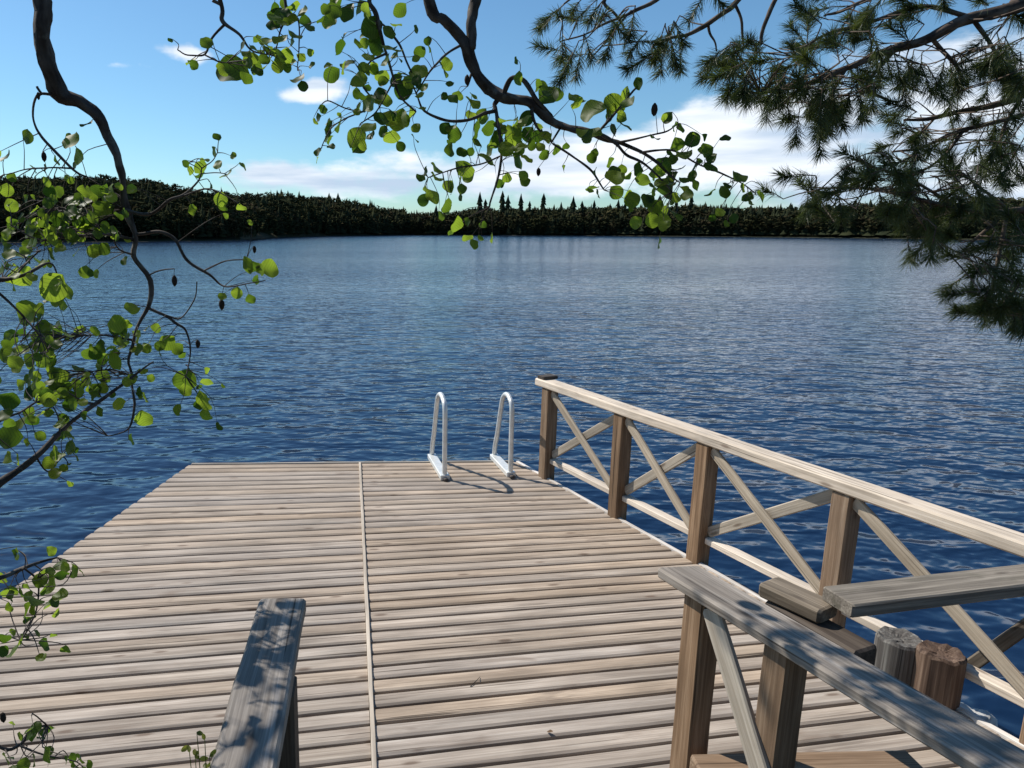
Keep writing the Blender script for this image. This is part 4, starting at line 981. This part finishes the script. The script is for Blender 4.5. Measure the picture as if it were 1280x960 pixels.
    T = [(890, 90, -.8, .5, 3), (905, 72, -.5, -.4, 2), (925, 105, -.5, .8, 4), (945, 85, -.6, -.2, 3), (960, 120, -.2, .9, 4), (980, 95, -.4, .3, 3), (990, 130, 0, 1, 3), (1010, 75, -.4, -.5, 3), (1020, 110, -.2, .6, 4), (1035, 145, -.1, 1, 4), (1022, 165, -.2, 1, 2), (1050, 120, .1, .9, 3), (1065, 95, -.2, .5, 3), (1065, 140, .2, 1, 2), (1085, 112, .2, .8, 2), (985, 150, -1, .1, 1), (1020, 45, -.6, -.4, 2), (1050, 60, -.3, -.5, 2), (1075, 45, -.5, -.4, 2), (1090, 70, .1, .8, 2), (1140, 85, .1, .8, 3), (1160, 100, 0, 1, 2), (1195, 100, -.1, 1, 3), (1200, 125, 0, 1, 2), (1225, 75, -.3, .7, 3), (1250, 95, .3, .7, 3), (1265, 60, .2, .6, 3), (1275, 110, .2, .8, 3), (1110, 35, -.4, -.5, 2), (1150, 15, -.4, -.4, 2), (1130, 100, -.2, .9, 1), (1270, 30, .3, .4, 2), (940, 62, -.3, -.6, 1), (1000, 20, -.4, -.6, 1)]
    bough([b1] + s, T, 3.0)
    # upper bough with the light sprays at the top left of the pine
    b2 = limb(5.2, [(1300, -110, 3.1, 14), (1150, -90, 3.1, 11), (1040, -60, 3.05, 9), (965, -40, 3.0, 8), (921, 0, 3.0, 6.5), (903, 18, 3.0, 6), (872, 37, 3.0, 5), (848, 47, 3.0, 4), (815, 58, 3.0, 2.5)])
    s = [px_path(q) for q in ([(919, 4, 3, 3.5), (926, 30, 3, 3), (930, 60, 3, 2)], [(885, 32, 3, 3), (890, 48, 3, 2.5), (896, 64, 3, 1.5)], [(1000, -50, 3, 5), (970, 0, 3, 5), (956, 28, 3, 4.5), (952, 55, 3, 3.5)], [(880, -50, 3, 5), (822, 0, 3, 4.5), (790, 14, 3, 4), (765, 26, 3, 3), (735, 40, 3, 2), (700, 52, 3, 1.5)], [(965, -40, 3.0, 6), (920, -50, 3, 6), (880, -50, 3, 5), (800, -40, 3, 4.5), (757, 0, 3, 4), (768, 18, 3, 3), (780, 36, 3, 2)], [(790, 14, 3, 2.5), (760, 48, 3, 2), (740, 70, 3, 1.4)], [(800, -40, 3, 3), (740, -20, 3, 3), (705, 5, 3, 2)], [(1150, -90, 3.1, 8), (1120, -20, 3.1, 6), (1060, 10, 3.05, 4), (1030, 20, 3.05, 2)])]
    T = [(688, 22, -.9, .1, 2), (712, 15, -.7, .2, 2), (735, 25, -.6, .3, 2), (755, 15, -.2, .5, 1), (782, 32, .2, .7, 2), (692, 55, -.8, .2, 2), (712, 62, -.3, .7, 2), (740, 75, -.1, 1, 2), (733, 88, -.2, 1, 1), (765, 35, -.2, .4, 2), (800, 65, -.6, .4, 2), (820, 72, -.3, .8, 3), (840, 62, -.2, .7, 3), (850, 75, .2, .9, 2), (802, 80, -.7, .6, 1), (862, 15, -.1, .5, 2), (872, 5, .2, .2, 1), (1030, 8, -.5, .1, 2), (1060, 15, -.3, .3, 2), (1090, 5, -.2, .4, 2), (1180, 0, -.3, .4, 2), (1230, 0, -.2, .4, 1)]
    bough([b2] + s, T, 3.0, .052, 1.0)
    # middle bough: sparse crossing twigs
    b3 = limb(3.7, [(1350, 80, 3.2, 12), (1280, 117, 3.2, 9), (1230, 135, 3.2, 7), (1171, 146, 3.2, 5), (1130, 150, 3.2, 2.5)])
    s = [px_path(q) for q in ([(1320, 120, 3.2, 6), (1280, 143, 3.2, 6), (1203, 164, 3.2, 5), (1150, 185, 3.2, 3.5), (1115, 190, 3.2, 2)], [(1203, 164, 3.2, 4), (1180, 195, 3.2, 3), (1150, 215, 3.2, 2)], [(1280, 117, 3.2, 5), (1255, 160, 3.2, 4), (1250, 200, 3.2, 2)], [(1171, 146, 3.2, 3), (1150, 165, 3.2, 2), (1125, 160, 3.2, 1.6)])]
    T = [(1120, 160, -1, .2, 1), (1135, 150, -.8, -.3, 1), (1150, 170, -.4, .5, 2), (1110, 192, -.9, .2, 2), (1140, 195, -.4, .5, 2), (1165, 185, .2, .6, 2), (1190, 180, 0, .5, 2), (1215, 150, -.2, .4, 1), (1230, 180, 0, .7, 3), (1255, 150, .2, .6, 2), (1265, 185, .2, .7, 3), (1245, 210, 0, 1, 3), (1210, 205, -.2, .6, 2), (1275, 215, .3, .8, 2)]
    bough([b3] + s, T, 3.2, .056)
    # lower boughs
    b4 = limb(2.9, [(1380, 245, 2.9, 13), (1300, 262, 2.9, 10), (1260, 264, 2.9, 8), (1200, 262, 2.9, 6), (1130, 245, 2.9, 4.5), (1075, 235, 2.9, 3.5), (1020, 238, 2.9, 2)])
    s = [px_path(q) for q in ([(1200, 262, 2.9, 4), (1140, 225, 2.9, 3.5), (1090, 208, 2.9, 2.5), (1065, 200, 2.9, 1.5)], [(1130, 245, 2.9, 3), (1150, 275, 2.9, 2.5), (1165, 298, 2.9, 1.6)], [(1260, 264, 2.9, 5), (1230, 290, 2.9, 4), (1205, 312, 2.9, 2)], [(1260, 264, 2.9, 5), (1250, 310, 2.9, 4.5), (1240, 360, 2.9, 4), (1222, 395, 2.9, 2.5)], [(1300, 262, 2.9, 5), (1290, 340, 2.9, 4.5), (1275, 400, 2.9, 3)], [(1260, 264, 2.9, 4), (1230, 238, 2.9, 3), (1200, 215, 2.9, 2)])]
    T = [(1000, 238, -.7, -.6, 2), (1022, 245, -.4, -.6, 2), (1015, 262, -.5, .4, 1), (1045, 255, -.3, .4, 2), (1050, 232, -.3, -.7, 1), (1070, 205, -.8, -.3, 2), (1075, 240, -.4, .5, 3), (1095, 215, -.5, -.2, 3), (1105, 250, -.2, .5, 3), (1120, 225, -.3, .2, 3), (1140, 260, 0, .7, 3), (1150, 235, -.1, .3, 3), (1160, 285, 0, 1, 3), (1150, 295, -.2, .9, 2), (1165, 305, .1, 1, 2), (1180, 245, .1, .5, 3), (1195, 265, -.2, .5, 2), (1200, 225, -.2, -.3, 3), (1225, 250, .1, .4, 3), (1205, 310, -.8, .3, 2), (1222, 325, -.5, .6, 3), (1240, 300, 0, .6, 3), (1250, 335, 0, .8, 3), (1265, 300, .3, .6, 3), (1275, 345, .3, .7, 3), (1212, 368, -.9, .2, 3), (1215, 384, -.7, .5, 3), (1235, 376, -.2, .8, 3), (1250, 388, 0, .9, 3), (1270, 378, .3, .7, 3), (1278, 402, .3, .9, 3), (1255, 375, .1, .4, 2), (1240, 355, -.6, .2, 1), (1275, 270, .3, .4, 2), (1250, 230, .2, -.2, 2)]
    bough([b4] + s, T, 2.9, .058, 1.4)
build_pine()

# ------------------------------------------------------------------ small things
def build_sprig():
    b = on_y(238, 1000, 1.28); b.z = .9
    t = thing('young_plant', 'small yellow green sprig growing beside the left handrail', 'plant', (b.x, b.y, bank_z(b.x, b.y)))
    root = Vector((b.x, b.y, bank_z(b.x, b.y)))
    st_, lf = MB(), MB()
    for (tx, ty) in ((246, 915), (256, 925), (236, 932), (262, 945), (244, 945)):
        tip = on_y(tx, ty, 1.28 + random.uniform(-.04, .04))
        path = smooth_path([(root, .003), (root.lerp(tip, .5) + Vector((.02, .01, 0)), .0022), (tip, .0008)], 8, .004)
        tube(st_, [p for p, r in path], [r for p, r in path], 5)
        for p, r in path[-7:]:
            for _ in range(2):
                d = Vector((random.uniform(-1, 1), random.uniform(-1, 1), random.uniform(-.2, .8))).normalized(); ln = random.uniform(.010, .020)
                leaf(lf, p, p + d * ln, Vector((random.uniform(-1, 1), -1, random.uniform(0, 1))), ln * .6, random.random())
    st_.build('stem', M['sprig'], t, smooth=True); lf.build('leaves', M['sprig'], t, smooth=True)
build_sprig()

def build_debris():
    mb = MB(); a, b = on_z(588, 858, DECK + .004), on_z(600, 846, DECK + .005)
    sp = smooth_path([(a, .0025), (a.lerp(b, .5) + Vector((.004, 0, .003)), .002), (b, .0012)], 4); tube(mb, [p for p, r in sp], [r for p, r in sp], 6)
    tag(mb.build('fallen_twig', M['alder_bark'], None), 'thin dry twig lying on the planks right of the middle strip', 'twig')
    mb = MB(); p = on_z(687, 914, DECK + .012)
    leaf(mb, p + Vector((-.012, .006, -.006)), p + Vector((.014, -.008, -.004)), Vector((.2, -.2, 1)),   .018, .5, curl=-.25, fold=.5)
    tag(mb.build('fallen_leaf', M['pebble'], None, smooth=True), 'brown curled dead leaf lying on the planks near the front', 'leaf')
build_debris()
